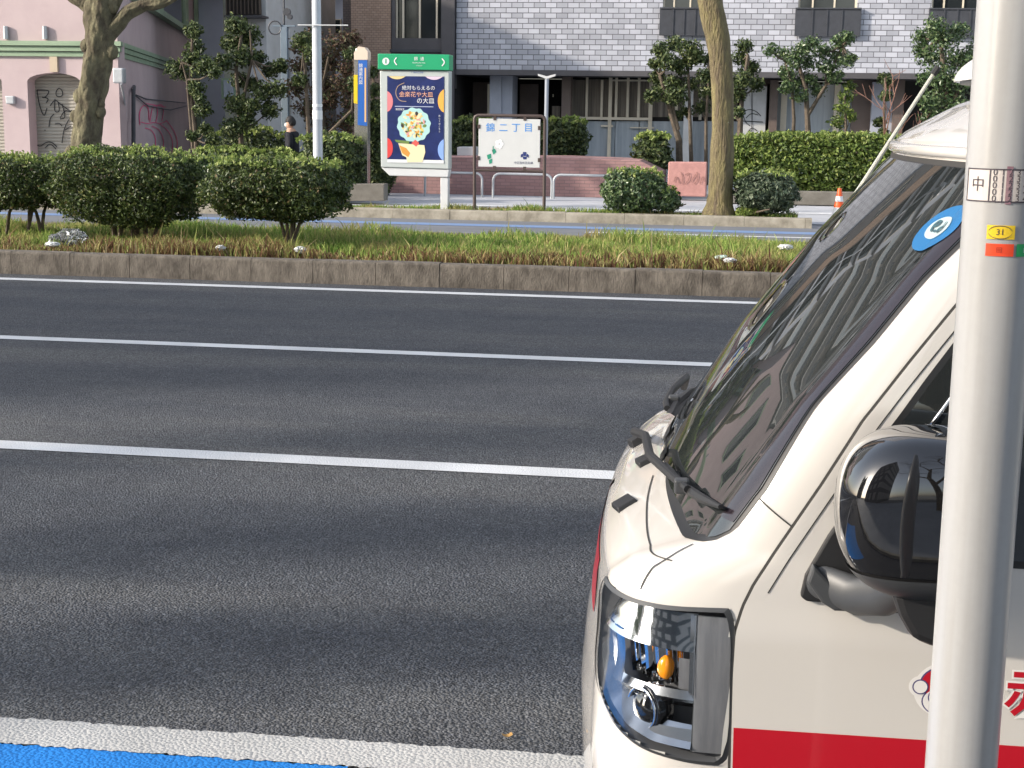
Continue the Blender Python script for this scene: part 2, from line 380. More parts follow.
def shell_pts(n, c, r, squ=2.0, core=.35, lump=.12, flat=0):
    """points in a lumpy superellipsoid; density towards the skin"""
    d = rng.normal(0, 1, (n, 3)); d /= np.linalg.norm(d, axis=1)[:, None]
    k = (np.abs(d) ** squ).sum(1) ** (-1 / squ)
    rad = 1 - core * rng.random(n) ** 1.8
    ph = rng.uniform(0, 6.28, 6); lm = sum(np.sin(d[:, i % 3] * (4 + 2.3 * i) + d[:, (i + 1) % 3] * (3 + 1.7 * i) + ph[i]) for i in range(6)) / 6
    rad = rad * (1 + lump * 1.6 * lm) + rng.normal(0, .025 + .22 * max(0, lump - .2), n)
    p = d * (k * rad)[:, None] * np.array(r) + np.array(c)
    return p, d / np.array(r) * min(r)
M['box_leaf'] = leafmat('box_leaf', [(0, (.020, .034, .010)), (.4, (.045, .072, .020)), (.75, (.09, .13, .034)), (.94, (.17, .21, .06)), (1, (.22, .14, .08))], .45, .45, .25)
M['pine_leaf'] = leafmat('pine_leaf', [(0, (.024, .038, .014)), (.5, (.055, .085, .028)), (.85, (.11, .145, .045)), (1, (.19, .21, .08))], .5, .4, .15)
M['camellia'] = leafmat('camellia_leaf', [(0, (.03, .06, .025)), (.5, (.06, .11, .035)), (.85, (.13, .19, .07)), (1, (.25, .30, .16))], .35, .6, .15)
M['grey_leaf'] = leafmat('grey_leaf', [(0, (.035, .06, .035)), (.5, (.07, .10, .055)), (.85, (.12, .155, .09)), (1, (.20, .23, .15))], .5, .5, .15)
M['yellow_hedge'] = leafmat('hedge_leaf', [(0, (.04, .07, .015)), (.5, (.10, .155, .028)), (.85, (.19, .25, .05)), (1, (.29, .32, .10))], .5, .4, .2)
M['red_leaf'] = leafmat('red_leaf', [(0, (.05, .035, .025)), (.4, (.12, .065, .045)), (.7, (.06, .09, .035)), (1, (.20, .13, .09))], .6, .3, .2)
M['sprout'] = leafmat('sprout', [(0, (.12, .18, .04)), (.6, (.24, .32, .08)), (1, (.38, .42, .14))], .5, .4, .3)
M['bark'] = mat('bark', (.20, .155, .10), .95, base2=(.07, .058, .038), vscale=7, bump=1.0, bscale=16, bdist=.03, stretch=(1, 1, .35))
M['moss_bark'] = mat('moss_bark', (.20, .17, .075), .95, base2=(.10, .076, .05), vscale=6, bump=1.0, bscale=22, bdist=.05, stretch=(1.6, 1.6, .35))
M['old_bark'] = mat('old_bark', (.17, .155, .09), .95, base2=(.055, .042, .028), vscale=5, bump=1.0, bscale=12, bdist=.06, stretch=(1, 1, .6))
M['stem'] = mat('stem', (.14, .11, .08), .9, base2=(.07, .055, .04), vscale=12)

def bush(name, x0, x1, ytop, ybot, yg, Y, depth, n, leaf, m, label, group, zg=.19, squ=3.9, stems=4, trunks=None, sprouts=140, core=.45, lump=.15):
    pL, pR = at(x0, ytop, Y), at(x1, ytop, Y); pB = at((x0 + x1) / 2, ybot, Y)
    cx = (pL[0] + pR[0]) / 2; zt = (pL[2] + pR[2]) / 2; zb = pB[2]; hw, hh = (pR[0] - pL[0]) / 2, (zt - zb) / 2
    root = empty(name, (cx, Y, zg), 0, label, 'bush', group)
    c = (0, 0, (zt + zb) / 2 - zg)
    p, d = shell_pts(n, c, (hw, depth / 2, hh), squ, core, lump); q = []
    if sprouts:
        q = []; dd = []
        for _ in range(int(sprouts * 2.2)):
            a_, b_ = random.uniform(-.92, .92) * hw, random.uniform(-.85, .85) * depth / 2; hs_ = random.uniform(-.02, .09)
            for t in range(5): q.append((a_ + random.gauss(0, .012), b_ + random.gauss(0, .012), c[2] + hh * (.97 - .30 * max(abs(a_ / hw), abs(b_ / depth * 2)) ** 4 + .05 * sin(9 * a_ + 5 * b_)) + hs_ * t / 5)); dd.append((random.gauss(0, 1), random.gauss(0, 1), .3))
        p = np.concatenate([p, q]); d = np.concatenate([d, dd])
    leaves(p, d, leaf, m, 'foliage', root, .7, shoots=len(q) if sprouts else 0)
    mb = MB()
    tr = trunks if trunks is not None else [0]
    for t in tr:
        for k in range(stems):
            a0 = (t * hw + random.uniform(-.04, .04), random.uniform(-.04, .04), -.01); tx = a0[0] + random.uniform(-.35, .35); ty = random.uniform(-.3, .3)
            h1 = max(c[2] - hh * .2, .15)
            mb.tube([a0, (a0[0] + (tx - a0[0]) * .3, ty * .3, h1 * .5), (tx, ty, h1)], [.024, .018, .009], 6)
    mb.build('stem', M['stem'], root, smooth=True)
    return root
G1 = 'clipped bushes on the median'
bush('clipped_bush', -52, 62, 157, 207, 228, 15.7, 1.1, 22000, .030, M['box_leaf'], 'dark clipped bush cut by the left edge of the picture, on two bare trunks', G1, trunks=[-.1, .36, .62], stems=2)
bush('clipped_bush', 60, 195, 150, 223, 232, 15.5, 1.25, 34000, .030, M['box_leaf'], 'widest clipped green bush on the grassy median, beside the crumpled plastic bag', G1, trunks=[-.2, .1, .3])
bush('clipped_bush', 214, 341, 160, 218, 240, 15.1, 1.15, 30000, .030, M['box_leaf'], 'clipped green bush on the median in front of the tall grey lamp pole', G1, trunks=[.2], stems=5)
bush('far_shrub', 182, 236, 158, 205, 212, 23.0, .7, 3500, .055, M['camellia'], 'paler green shrub seen between two clipped median bushes', None, zg=.12, squ=2.4, sprouts=40)
bush('camellia_bush', 603, 666, 170, 213, 215, 23.0, .8, 7000, .045, M['camellia'], 'rounded glossy green bush on the far kerb left of the leaning pale trunk', 'bushes on the far kerb', zg=.12, squ=2.6, sprouts=30, trunks=[-.3, .3])
bush('camellia_bush', 652, 681, 190, 212, 214, 22.95, .45, 1100, .05, M['camellia'], 'tiny green bush tucked between the rounded bush and the mossy trunk', 'bushes on the far kerb', zg=.12, squ=2.2, sprouts=10)
bush('grey_green_bush', 735, 800, 172, 214, 217, 23.0, .8, 7000, .045, M['grey_leaf'], 'loose grey green bush on the far kerb right of the mossy trunk', 'bushes on the far kerb', zg=.12, squ=2.1, sprouts=30, lump=.18)
bush('weed_clump', 736, 760, 205, 217, 218, 22.9, .3, 500, .05, M['sprout'], 'low bright green weed clump at the foot of the mossy trunk', None, zg=.12, squ=2, sprouts=0, stems=1)
# background shrubs and hedges
bush('box_hedge', 722, 925, 134, 193, 196, 30.2, 1.2, 30000, .06, M['yellow_hedge'], 'long yellow green hedge at the foot of the brick building', None, zg=.05, squ=4, stems=6, sprouts=150, trunks=[-.8, -.5, 0, .3, .6], lump=.07)
bush('low_hedge', 452, 500, 118, 170, 175, 33.0, 1.2, 3500, .08, M['pine_leaf'], 'low dark hedge left of the white district signboard', 'dark hedges by the building entrance', zg=0, squ=3, sprouts=30)
bush('low_hedge', 543, 588, 119, 160, 165, 33.0, 1.2, 3500, .08, M['pine_leaf'], 'low dark hedge right of the white district signboard', 'dark hedges by the building entrance', zg=0, squ=3, sprouts=30)
bush('dark_shrub', 634, 672, 134, 178, 190, 31.0, .8, 2500, .075, M['pine_leaf'], 'loose dark shrub behind the red tiled wall end', None, zg=0, squ=2, sprouts=40, lump=.25)
for i, (x0, x1, yt, lab, mm) in enumerate([(196, 262, 148, 'dark shrub behind the far road below the pink wall', 'pine_leaf'), (250, 302, 151, 'dark shrub in front of the person in a dark coat', 'pine_leaf'), (300, 362, 135, 'dark shrub at the foot of the small tree with reddish leaves', 'pine_leaf'), (214, 290, 128, 'tall dark shrub behind the row by the pink house', 'pine_leaf'), (366, 394, 112, 'dark shrub between the slim information pillar and the green topped sign', 'pine_leaf')]):
    bush('dark_shrub', x0, x1, yt, 196, 198, 26.2 if i < 3 else 28.5, 1.1, 6500, .06, M[mm], lab, 'dark shrubs behind the far road', zg=0, squ=2.6, sprouts=60, lump=.16)

def clump_tree(name, pts, Y, trunk, m, label, bark='stem', leaf=.056, dens=2.1, zg=0, group=None, cat='tree', trad=.06, depthf=.85):
    """pts: (px, py, radius_px) leaf clumps; trunk: list of polylines of pixels"""
    base = at(*trunk[0][0], Y); root = empty(name, (base[0], Y, zg), 0, label, cat, group); o = np.array([base[0], Y, zg])
    P, D = [], []; skel = []
    for (x, y, r_) in pts:
        dy = random.uniform(-.35, .35); c = at(x, y, Y + dy); rr = r_ / F * Y
        n = int(950 * dens * (rr / .5) ** 1.6) + 50
        p, d = shell_pts(n, c - o, (rr * 1.05, rr * depthf, rr * .85), 2, .75, .33); P.append(p); D.append(d); skel.append(c - o)
    leaves(np.concatenate(P), np.concatenate(D), leaf, M[m], 'foliage', root, .8)
    mb = MB(); ends = []
    for k, pl in enumerate(trunk):
        q = [at(x, y, Y + (.0 if k == 0 else .12 * (-1) ** k) * i / len(pl)) - o for i, (x, y) in enumerate(pl)]
        if k == 0: q[0] = np.array([q[0][0], 0, -.05])
        rr = [trad * (1 if k == 0 else .6) * (1 - .6 * i / max(1, len(q) - 1)) for i in range(len(q))]
        mb.tube(q, rr, 8); ends += q[1:]
    for s_ in skel:
        e = min(ends, key=lambda a_: np.linalg.norm(a_ - s_)); 
        if np.linalg.norm(e - s_) > .1: mb.tube([e, (e + s_) / 2 + np.array([0, 0, -.06]), s_], [trad * .35, trad * .25, trad * .12], 5)
    mb.build('trunk', M[bark], root, smooth=True)
    return root
GL = 'small trees along the far side street'
clump_tree('clipped_tree', [(193, 30, 9), (195, 48, 10), (178, 70, 12), (205, 66, 13), (190, 58, 8), (214, 72, 7), (196, 88, 9), (203, 110, 9), (206, 130, 8), (199, 98, 6), (213, 140, 8), (192, 136, 6)], 27, [[(198, 190), (196, 140), (190, 90), (193, 25)], [(193, 150), (187, 80), (182, 62)]], 'pine_leaf', 'narrow clumpy dark tree nearest the pink wall, left of the other', group=GL)
clump_tree('clipped_tree', [(236, 26, 12), (248, 36, 14), (230, 44, 10), (243, 56, 12), (224, 62, 10), (256, 58, 10), (240, 80, 10), (252, 84, 8), (238, 104, 12), (246, 120, 10), (233, 128, 12), (252, 106, 9), (270, 70, 9), (280, 66, 8), (262, 92, 12), (278, 90, 10), (270, 110, 10)], 27.5, [[(241, 190), (241, 130), (236, 70), (243, 25)], [(241, 110), (252, 60), (250, 30)]], 'pine_leaf', 'tall dark tree of dense clumps between the pink house and the blue grey pole', group=GL)
clump_tree('reddish_tree', [(304, 44, 13), (300, 66, 12), (296, 88, 13), (312, 36, 9), (340, 44, 16), (332, 62, 14), (350, 70, 12), (342, 86, 14), (330, 100, 13), (352, 104, 10), (308, 108, 13), (324, 84, 12), (345, 122, 12), (352, 40, 10), (318, 120, 12)], 28, [[(322, 190), (324, 140), (322, 90), (330, 50)], [(324, 120), (306, 80), (302, 45)], [(324, 110), (344, 80), (350, 45)]], 'red_leaf', 'bushy tree with reddish brown leaves behind the tall grey lamp pole', group=GL, dens=1.2)
clump_tree('clipped_tree', [(303, 40, 10), (310, 52, 9), (352, 54, 8), (356, 84, 9), (300, 80, 8), (352, 118, 8)], 27.4, [[(312, 190), (308, 120), (304, 45)], [(312, 150), (352, 110), (354, 60)]], 'pine_leaf', 'sparse dark green tree mixed into the reddish one', group=GL)
clump_tree('clipped_tree', [(372, 72, 7), (376, 90, 8), (374, 106, 9), (366, 120, 10), (380, 124, 10)], 30, [[(373, 190), (374, 120), (373, 70)]], 'pine_leaf', 'thin dark tree behind the slim yellow and blue pillar', group=GL)
GB = 'small trees in front of the brick building'
clump_tree('garden_tree', [(662, 50, 10), (676, 44, 9), (690, 50, 12), (668, 62, 10), (682, 66, 10), (696, 58, 8), (655, 64, 7), (658, 78, 8), (664, 92, 10), (652, 96, 8), (676, 96, 11), (672, 82, 8), (690, 84, 8), (686, 112, 6), (676, 116, 6)], 31.5, [[(680, 190), (679, 140), (672, 118), (660, 75)], [(692, 185), (690, 120), (688, 60)], [(678, 130), (668, 90)]], 'pine_leaf', 'dark clumped tree left of the leaning mossy trunk', group=GB, trad=.085)
clump_tree('garden_tree', [(712, 60, 9), (704, 76, 8), (745, 46, 8), (740, 58, 8), (750, 68, 9), (742, 80, 10), (736, 94, 10), (756, 84, 8), (708, 92, 9), (702, 108, 8), (738, 112, 6)], 31.5, [[(738, 190), (740, 130), (742, 95), (748, 55)], [(706, 185), (706, 120), (710, 60)], [(739, 120), (724, 90)]], 'pine_leaf', 'green clumped tree half hidden behind the leaning mossy trunk', group=GB, trad=.075)
clump_tree('garden_tree', [(772, 50, 8), (784, 54, 8), (794, 60, 9), (788, 72, 10), (800, 50, 9), (812, 44, 9), (808, 62, 10), (796, 84, 10), (808, 80, 9), (822, 52, 9), (826, 66, 9), (818, 90, 8), (840, 42, 10), (848, 36, 7), (838, 56, 10), (846, 62, 8), (834, 76, 9), (800, 96, 8), (786, 88, 7), (852, 58, 5)], 31.5, [[(806, 190), (808, 130), (806, 90), (796, 55)], [(791, 175), (794, 120), (792, 85), (785, 60)], [(808, 115), (826, 85), (842, 45)]], 'camellia', 'wide clumped green tree between two upper windows of the brick building', group=GB, trad=.075, dens=1.1)
clump_tree('garden_tree', [(846, 96, 8), (842, 108, 8), (850, 116, 7), (838, 122, 8), (850, 86, 6)], 31.2, [[(846, 190), (846, 130), (845, 95)]], 'yellow_hedge', 'slender yellow green young tree above the long hedge', group=GB, trad=.04, dens=.7)
clump_tree('garden_tree', [(884, 78, 6), (886, 96, 6), (880, 122, 6), (884, 132, 5), (888, 84, 5)], 31.2, [[(884, 190), (884, 130), (885, 78)]], 'pine_leaf', 'spindly green tree beside the bare reddish one', group=GB, trad=.04)
clump_tree('garden_tree', [(935, 26, 11), (922, 38, 10), (945, 40, 15), (930, 56, 13), (955, 60, 14), (940, 76, 15), (960, 30, 9), (962, 80, 12), (925, 78, 8), (950, 96, 14), (930, 100, 11), (934, 118, 12), (960, 112, 14), (972, 60, 14), (990, 80, 18), (985, 50, 16), (920, 50, 7)], 30.6, [[(948, 190), (948, 130), (945, 80), (940, 35)], [(948, 120), (965, 70)]], 'camellia', 'dense round green tree beside the slanting truck aerial', group=GB, trad=.09, dens=1.3)
# bare reddish tree
def branch_tree(root, name, base, h, m, spread=.7, n0=5, lev=4, r0_=.04, dirn=(0, 0, 1)):
    mb = MB()
    def go(p, d, L, r_, k):
        q = [p]; dd = Vector(d)
        for i in range(3):
            dd = (dd + Vector((random.gauss(0, .12), random.gauss(0, .12), random.gauss(.03, .08)))).normalized(); q.append(tuple(Vector(q[-1]) + dd * L / 3))
        mb.tube(q, [r_, r_ * .9, r_ * .8, r_ * .65], 5)
        if k > 0:
            for _ in range(random.choice([2, 3, 3])):
                nd = (dd + Vector((random.gauss(0, spread), random.gauss(0, spread), random.gauss(.1, spread * .5)))).normalized()
                go(q[-1] if random.random() < .6 else q[2], nd, L * random.uniform(.6, .85), r_ * .62, k - 1)
    go(base, dirn, h, r0_, lev); return mb.build(name, m, root, smooth=True)
bt = at(870, 190, 31); r_ = empty('bare_tree', (bt[0], 31, 0), 0, 'small bare reddish tree between the hedge and the brick building', 'tree', GB)
branch_tree(r_, 'trunk', (0, 0, -.03), .95, mat('red_twig', (.22, .12, .09), .9), .55, lev=4, r0_=.04)

# the two large street trees
def big_trunk(name, Y, cl, radp, m, label, zg=.12, lump=.06, cat='tree', limbs=(), burl=0):
    """cl: centreline pixels from the ground up, radp: radii in pixels"""
    base = at(*cl[0], Y); o = np.array([base[0], Y, zg]); root = empty(name, tuple(o), 0, label, cat)
    def grow(cl, radp, seed, end=False):
        P = np.array([at(x, y, Y) - o for x, y in cl]); rr = np.array(radp) / F * Y
        t = np.linspace(0, 1, len(P)); tt = np.linspace(0, 1, 90)
        C = np.stack([np.interp(tt, t, P[:, k]) for k in range(3)], 1); rad = np.interp(tt, t, rr)
        ker = np.ones(7) / 7; pad = lambda q: np.concatenate([[q[0]] * 3, q, [q[-1]] * 3])
        C = np.stack([np.convolve(pad(C[:, k]), ker, 'valid') for k in range(3)], 1)
        n = 40; rs = np.random.default_rng(seed); ph = rs.uniform(0, 6.28, 10); rows = []; hlen = np.linalg.norm(P[-1] - P[0])
        d = np.gradient(C, axis=0); d /= np.linalg.norm(d, axis=1)[:, None]
        for i in range(len(tt)):
            a_ = np.cross(d[i], [0, 1, 0]); a_ /= np.linalg.norm(a_); b_ = np.cross(d[i], a_); row = []
            for j in range(n):
                th = 2 * pi * j / n; z = tt[i] * hlen
                k = 1 + lump * (sin(3 * th + 2 * z + ph[0]) + .7 * sin(5 * th - 3.1 * z + ph[1]) + .6 * sin(2 * th + 7 * z + ph[2]) + .5 * sin(9 * th + 9 * z + ph[3]) + .35 * sin(14 * th - 14 * z + ph[4]) + .5 * sin(17 * z + ph[5] + 2 * th))
                row.append(C[i] + (a_ * cos(th) + b_ * sin(th)) * rad[i] * k)
            row.append(row[0]); rows.append(row)
        mb = MB().grid(rows)
        if end: mb.f.append(tuple(len(mb.v) - 1 - j for j in range(n)))
        return mb
    mb = grow(cl, radp, 3, True); 
    if burl:
        for i in range(burl):
            k = random.randint(2, len(cl) - 2); x, y = cl[k]; sd_ = random.choice([-1, 1]); r_ = radp[k]
            yy = y + random.uniform(-12, 12); c = at(x + sd_ * r_ * .9, yy, Y - .05) - o; rr = random.uniform(.05, .12)
            g = []
            for a1 in range(9):
                g.append([c + np.array([rr * sin(pi * a1 / 8) * cos(2 * pi * b1 / 12), rr * sin(pi * a1 / 8) * sin(2 * pi * b1 / 12), 1.2 * rr * cos(pi * a1 / 8)]) for b1 in range(13)])
            mb.grid(g)
    mb.build('trunk', m, root, smooth=True, angle=0)
    for k, (lc, lr) in enumerate(limbs): grow(lc, lr, 20 + k, True).build('limb', m, root, smooth=True, angle=0)
    return root
t1 = big_trunk('street_tree', 23.0, [(719, 219), (720, 205), (721, 180), (723, 120), (722, 80), (719, 45), (712, 10), (705, -25), (698, -70), (694, -130)], [18, 13, 11.5, 10.5, 10.5, 11, 12, 11, 10, 8], M['moss_bark'], 'pale mossy trunk leaning left, standing on the far kerb between two bushes', lump=.035,
              limbs=[([(702, -40), (716, -90), (740, -150)], [7, 6, 4])])
t2 = big_trunk('street_tree', 22.9, [(80, 214), (82, 180), (85, 150), (88, 115), (93, 85), (99, 55), (101, 30), (100, 10), (99, -5)], [20, 17, 15, 14, 14, 14, 15, 15, 13], M['old_bark'], 'thick knobbly dark trunk with low forked limbs in front of the pink house', lump=.07, burl=9,
              limbs=[([(98, 14), (88, 6), (74, -3), (50, -22), (20, -60)], [8, 7, 6.5, 6, 4]), ([(100, 6), (94, -20), (88, -60), (90, -120)], [10, 8, 7, 5]), ([(103, 40), (116, 26), (128, 12), (145, 4), (160, 3), (178, -6), (200, -40)], [8, 8, 7, 6, 6, 5, 3]), ([(104, 14), (112, 4), (122, -12), (130, -50)], [9, 8, 6, 4]), ([(155, 4), (164, -4), (166, -20)], [5, 5, 3])])
#END2
# ---------------------------------------------------------------- buildings
def brickmat(name, c1, c2, mortar, bw, bh, ms=.01, axis='xz', rough=.75, offset=.5):
    m = bpy.data.materials.new(name); m.use_nodes = True; n = m.node_tree.nodes; l = m.node_tree.links; b = n['Principled BSDF']
    tc = n.new('ShaderNodeTexCoord'); sp = n.new('ShaderNodeSeparateXYZ'); cb = n.new('ShaderNodeCombineXYZ'); l.new(tc.outputs['Object'], sp.inputs[0])
    if axis == 'xz': l.new(sp.outputs[0], cb.inputs[0])
    else:
        ad = n.new('ShaderNodeMath'); ad.operation = 'ADD'; l.new(sp.outputs[0], ad.inputs[0]); l.new(sp.outputs[1], ad.inputs[1]); l.new(ad.outputs[0], cb.inputs[0])
    l.new(sp.outputs[2], cb.inputs[1])
    t = n.new('ShaderNodeTexBrick'); l.new(cb.outputs[0], t.inputs['Vector']); t.offset = offset
    for k, v in (('Color1', c1), ('Color2', c2), ('Mortar', mortar)): t.inputs[k].default_value = (*v, 1)
    t.inputs['Scale'].default_value = 1; t.inputs['Mortar Size'].default_value = ms; t.inputs['Mortar Smooth'].default_value = .1; t.inputs['Brick Width'].default_value = bw; t.inputs['Row Height'].default_value = bh; t.inputs['Bias'].default_value = -.15
    ns = n.new('ShaderNodeTexNoise'); ns.inputs['Scale'].default_value = 1.2; ns.inputs['Detail'].default_value = 6; l.new(tc.outputs['Object'], ns.inputs['Vector'])
    mr = n.new('ShaderNodeMapRange'); mr.inputs[1].default_value = .3; mr.inputs[2].default_value = .7; mr.inputs[3].default_value = .86; mr.inputs[4].default_value = 1.08; l.new(ns.outputs['Fac'], mr.inputs[0])
    hs = n.new('ShaderNodeHueSaturation'); l.new(t.outputs['Color'], hs.inputs['Color']); l.new(mr.outputs[0], hs.inputs['Value']); l.new(hs.outputs[0], b.inputs['Base Color'])
    bp = n.new('ShaderNodeBump'); bp.inputs['Strength'].default_value = .6; bp.inputs['Distance'].default_value = .01; bp.invert = True; l.new(t.outputs['Fac'], bp.inputs['Height']); l.new(bp.outputs[0], b.inputs['Normal'])
    b.inputs['Roughness'].default_value = rough; return m
M['grey_brick'] = brickmat('grey_brick', (.50, .51, .56), (.31, .32, .355), (.13, .13, .145), .285, .1285, .009)
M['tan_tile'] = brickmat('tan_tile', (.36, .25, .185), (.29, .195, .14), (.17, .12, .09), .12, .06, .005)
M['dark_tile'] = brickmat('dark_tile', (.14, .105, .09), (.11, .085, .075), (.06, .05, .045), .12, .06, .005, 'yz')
M['red_tile'] = brickmat('red_tile', (.38, .22, .21), (.31, .175, .165), (.24, .16, .15), .20, .065, .006)
M['dark_grey'] = mat('dark_grey_panel', (.085, .08, .085), .6, var=.2, vscale=2)
M['soffit'] = mat('soffit', (.05, .05, .055), .8)
M['bluegrey'] = mat('blue_grey_column', (.42, .44, .50), .7, var=.12, vscale=3)
M['brown'] = mat('brown_panel', (.16, .12, .10), .6, var=.2, vscale=3)
M['void'] = mat('dark_interior', (.018, .016, .015), .8)
M['cream'] = mat('cream_frame', (.70, .62, .48), .6, var=.1)
M['curtain'] = mat('curtain', (.30, .26, .21), .9, base2=(.15, .13, .11), vscale=5, stretch=(4, 1, .1))
M['frost'] = mat('frosted_glass', (.42, .46, .49), .12, base2=(.30, .34, .37), vscale=3, stretch=(3, 1, .2), spec=.6)
M['glass'] = mat('window_glass', (.02, .024, .026), .05, spec=.8)
M['grille'] = mat('grille', (.055, .058, .068), .5, var=.25, vscale=6)
M['white_wall'] = mat('white_wall', (.60, .60, .60), .8, base2=(.48, .48, .46), vscale=1.2)
M['pink'] = mat('pink_plaster', (.50, .40, .40), .85, base2=(.44, .345, .35), vscale=.9, bump=.15, bscale=30)
M['mint'] = mat('mint_paint', (.27, .36, .24), .6, base2=(.21, .29, .19), vscale=4, stretch=(.3, 1, 1))
M['shutter'] = mat('shutter', (.35, .33, .28), .5, var=.12, vscale=3)
M['black_paint'] = mat('black_paint', (.02, .02, .022), .6)
M['red_spray'] = mat('red_spray', (.80, .05, .20), .6)
M['steel'] = mat('galvanised_steel', (.46, .48, .50), .42, metal=.35, var=.12, vscale=14)
M['pole_blue'] = mat('blue_grey_paint', (.17, .22, .27), .5, var=.1)

def facade(mb, x0, x1, z0, z1, y0, y1, holes):
    xs = sorted({x0, x1, *[h[k] for h in holes for k in (0, 1)]}); zs = sorted({z0, z1, *[h[k] for h in holes for k in (2, 3)]})
    xs = [x for x in xs if x0 <= x <= x1]; zs = [z for z in zs if z0 <= z <= z1]
    for k in range(len(zs) - 1):
        run = None
        for i in range(len(xs) - 1):
            cx, cz = (xs[i] + xs[i + 1]) / 2, (zs[k] + zs[k + 1]) / 2
            solid = not any(h[0] < cx < h[1] and h[2] < cz < h[3] for h in holes)
            if solid and run is None: run = xs[i]
            if run is not None and (not solid): mb.box((run, y0, zs[k]), (xs[i], y1, zs[k + 1])); run = None
        if run is not None: mb.box((run, y0, zs[k]), (x1, y1, zs[k + 1]))
YB = 38.0
bxl = at(456, 70, YB)[0]; zsof = at(680, 71.5, YB)[2]; bxr = 16.0
bb = empty('brick_building', (bxl, YB, 0), 0, 'pale grey brick building over a dark recessed ground floor', 'building')
ob = np.array([bxl, YB, 0])
def bx(mb, px0, px1, py0, py1, Y, dy, par=ob):      # a box whose front face covers these pixels at distance Y
    a, b = at(px0, py0, Y), at(px1, py1, Y); mb.box((a[0] - par[0], Y - par[1], b[2] - par[2]), (b[0] - par[0], Y + dy - par[1], a[2] - par[2])); return mb
wins = []
zW = at(690, 35, YB)[2]
for (p0, p1) in ((662, 706), (797, 856), (930, 982)): wins.append((at(p0, 30, YB)[0] - bxl, at(p1, 30, YB)[0] - bxl))
wins.append((at(1062, 30, YB)[0] - bxl, at(1110, 30, YB)[0] - bxl)); W = bxr - bxl; HB = 33.0
holes = [(a_, b_, zW + 3.1 * k, zW + 2.0 + 3.1 * k) for (a_, b_) in wins for k in range(6)]
mb = MB(); facade(mb, 0, W, zsof, HB, 0, .35, holes); mb.build('wall', M['grey_brick'], bb, recalc=False)
MB().box((.002, .36, zsof + .1), (W, 12, HB - .1)).build('core', M['dark_grey'], bb)
MB().box((-.06, -.06, zsof - .13), (W, 3.8, zsof - .003)).build('ledge', M['dark_grey'], bb)
MB().box((-.1, -.1, HB + .003), (W + .1, 12, HB + .3)).build('roof', M['dark_grey'], bb)
MB().box((-.1, 3.8, -.02), (W, 4.1, zsof - .135)).build('rear_wall', M['void'], bb)
for (a_, b_, z0_, z1_) in holes:
    f = MB(); 
    f.box((a_, .12, z0_), (b_, .2, z0_ + .06)); f.box((a_, .12, z1_ - .06), (b_, .2, z1_)); f.box((a_, .12, z0_ + .06), (a_ + .05, .2, z1_ - .06)); f.box((b_ - .05, .12, z0_ + .06), (b_, .2, z1_ - .06))
    for q in (.25, .62): f.box((a_ + (b_ - a_) * q - .02, .12, z0_ + .06), (a_ + (b_ - a_) * q + .02, .2, z1_ - .06))
    fr = f.build('window', M['cream'], bb)
    MB().box((a_ + .05, .15, z0_ + .06), (b_ - .05, .165, z1_ - .06)).build('pane', M['glass'], fr)
    MB().box((a_ + .06, .25, z0_ + .05), (a_ + (b_ - a_) * .6, .3, z1_ - .05)).build('curtain', M['curtain'], fr)
    g = MB(); g.box((a_ - .06, -.12, z0_ - .02), (b_ + .1, -.05, z0_ + .62))
    for q in range(1, 4): g.box((a_ + (b_ - a_) * q / 4 - .015, -.14, z0_ - .02), (a_ + (b_ - a_) * q / 4 + .015, -.121, z0_ + .62))
    g.box((a_ - .06, -.15, z0_ + .625), (b_ + .1, -.03, z0_ + .66)); g.build('balcony_panel', M['grille'], bb)
# recessed ground floor
Yg = 39.4
def P(name, px0, px1, py0, py1, m, Y=Yg, dy=.08): return bx(MB(), px0, px1, py0, py1, Y, dy).build(name, M[m], bb)
P('panel', 456, 489, 82, 178, 'brown', 40.5); P('door_strip', 464, 470, 84, 125, 'cream', 40.4); P('door_strip', 487.5, 489.5, 84, 122, 'cream', 39.2)
P('column', 490, 500, 70, 190, 'bluegrey', 38.6, .9); P('column', 500.4, 511, 70, 190, 'bluegrey', 38.7, .9)
P('panel', 520, 537, 84, 165, 'brown', 40.2); P('column', 562, 569, 75, 178, 'brown', 38.9, .4)
P('notice', 552.5, 553.6, 94, 97, 'cream', 40.2, .03)
P('plinth', 552, 560, 106, 120, 'curtain', 40.0, .2)
# glazing left of the leaning trunk
gl = P('glazing', 569, 742, 76, 190, 'void', 39.7, .02)
c = MB()
for q in range(34):
    x0 = 571 + q * 4.9; bx(c, x0, x0 + 4.3, 79 + random.random(), 117, 39.62 + random.random() * .05, .03)
c.build('curtain', M['curtain'], gl)
c = MB()
for x0, x1 in ((586, 614), (615, 638), (639, 667), (669, 699), (701, 740)): bx(c, x0, x1, 121, 186, 39.55, .03)
c.build('lower_pane', M['frost'], gl)
c = MB()
for x_ in (568.2, 586, 601, 609, 615.5, 627, 638, 649.5, 676, 700): bx(c, x_, x_ + 1.3, 77 if x_ != 601 else 80, 120 if x_ not in (609, 649.5) else 160, 39.45, .06)
bx(c, 610, 652, 79.5, 81.5, 39.44, .06); bx(c, 569, 652, 116.5, 120.5, 39.42, .08); bx(c, 601, 613, 125, 127, 39.44, .05); bx(c, 630, 654, 127, 128.5, 39.44, .05)
c.build('mullion', M['cream'], gl, recalc=False)
P('column', 685, 690, 78, 190, 'white_wall', 39.0, .15)
pn = P('pale_panel', 741, 763, 86, 178, 'white_wall', 39.1)
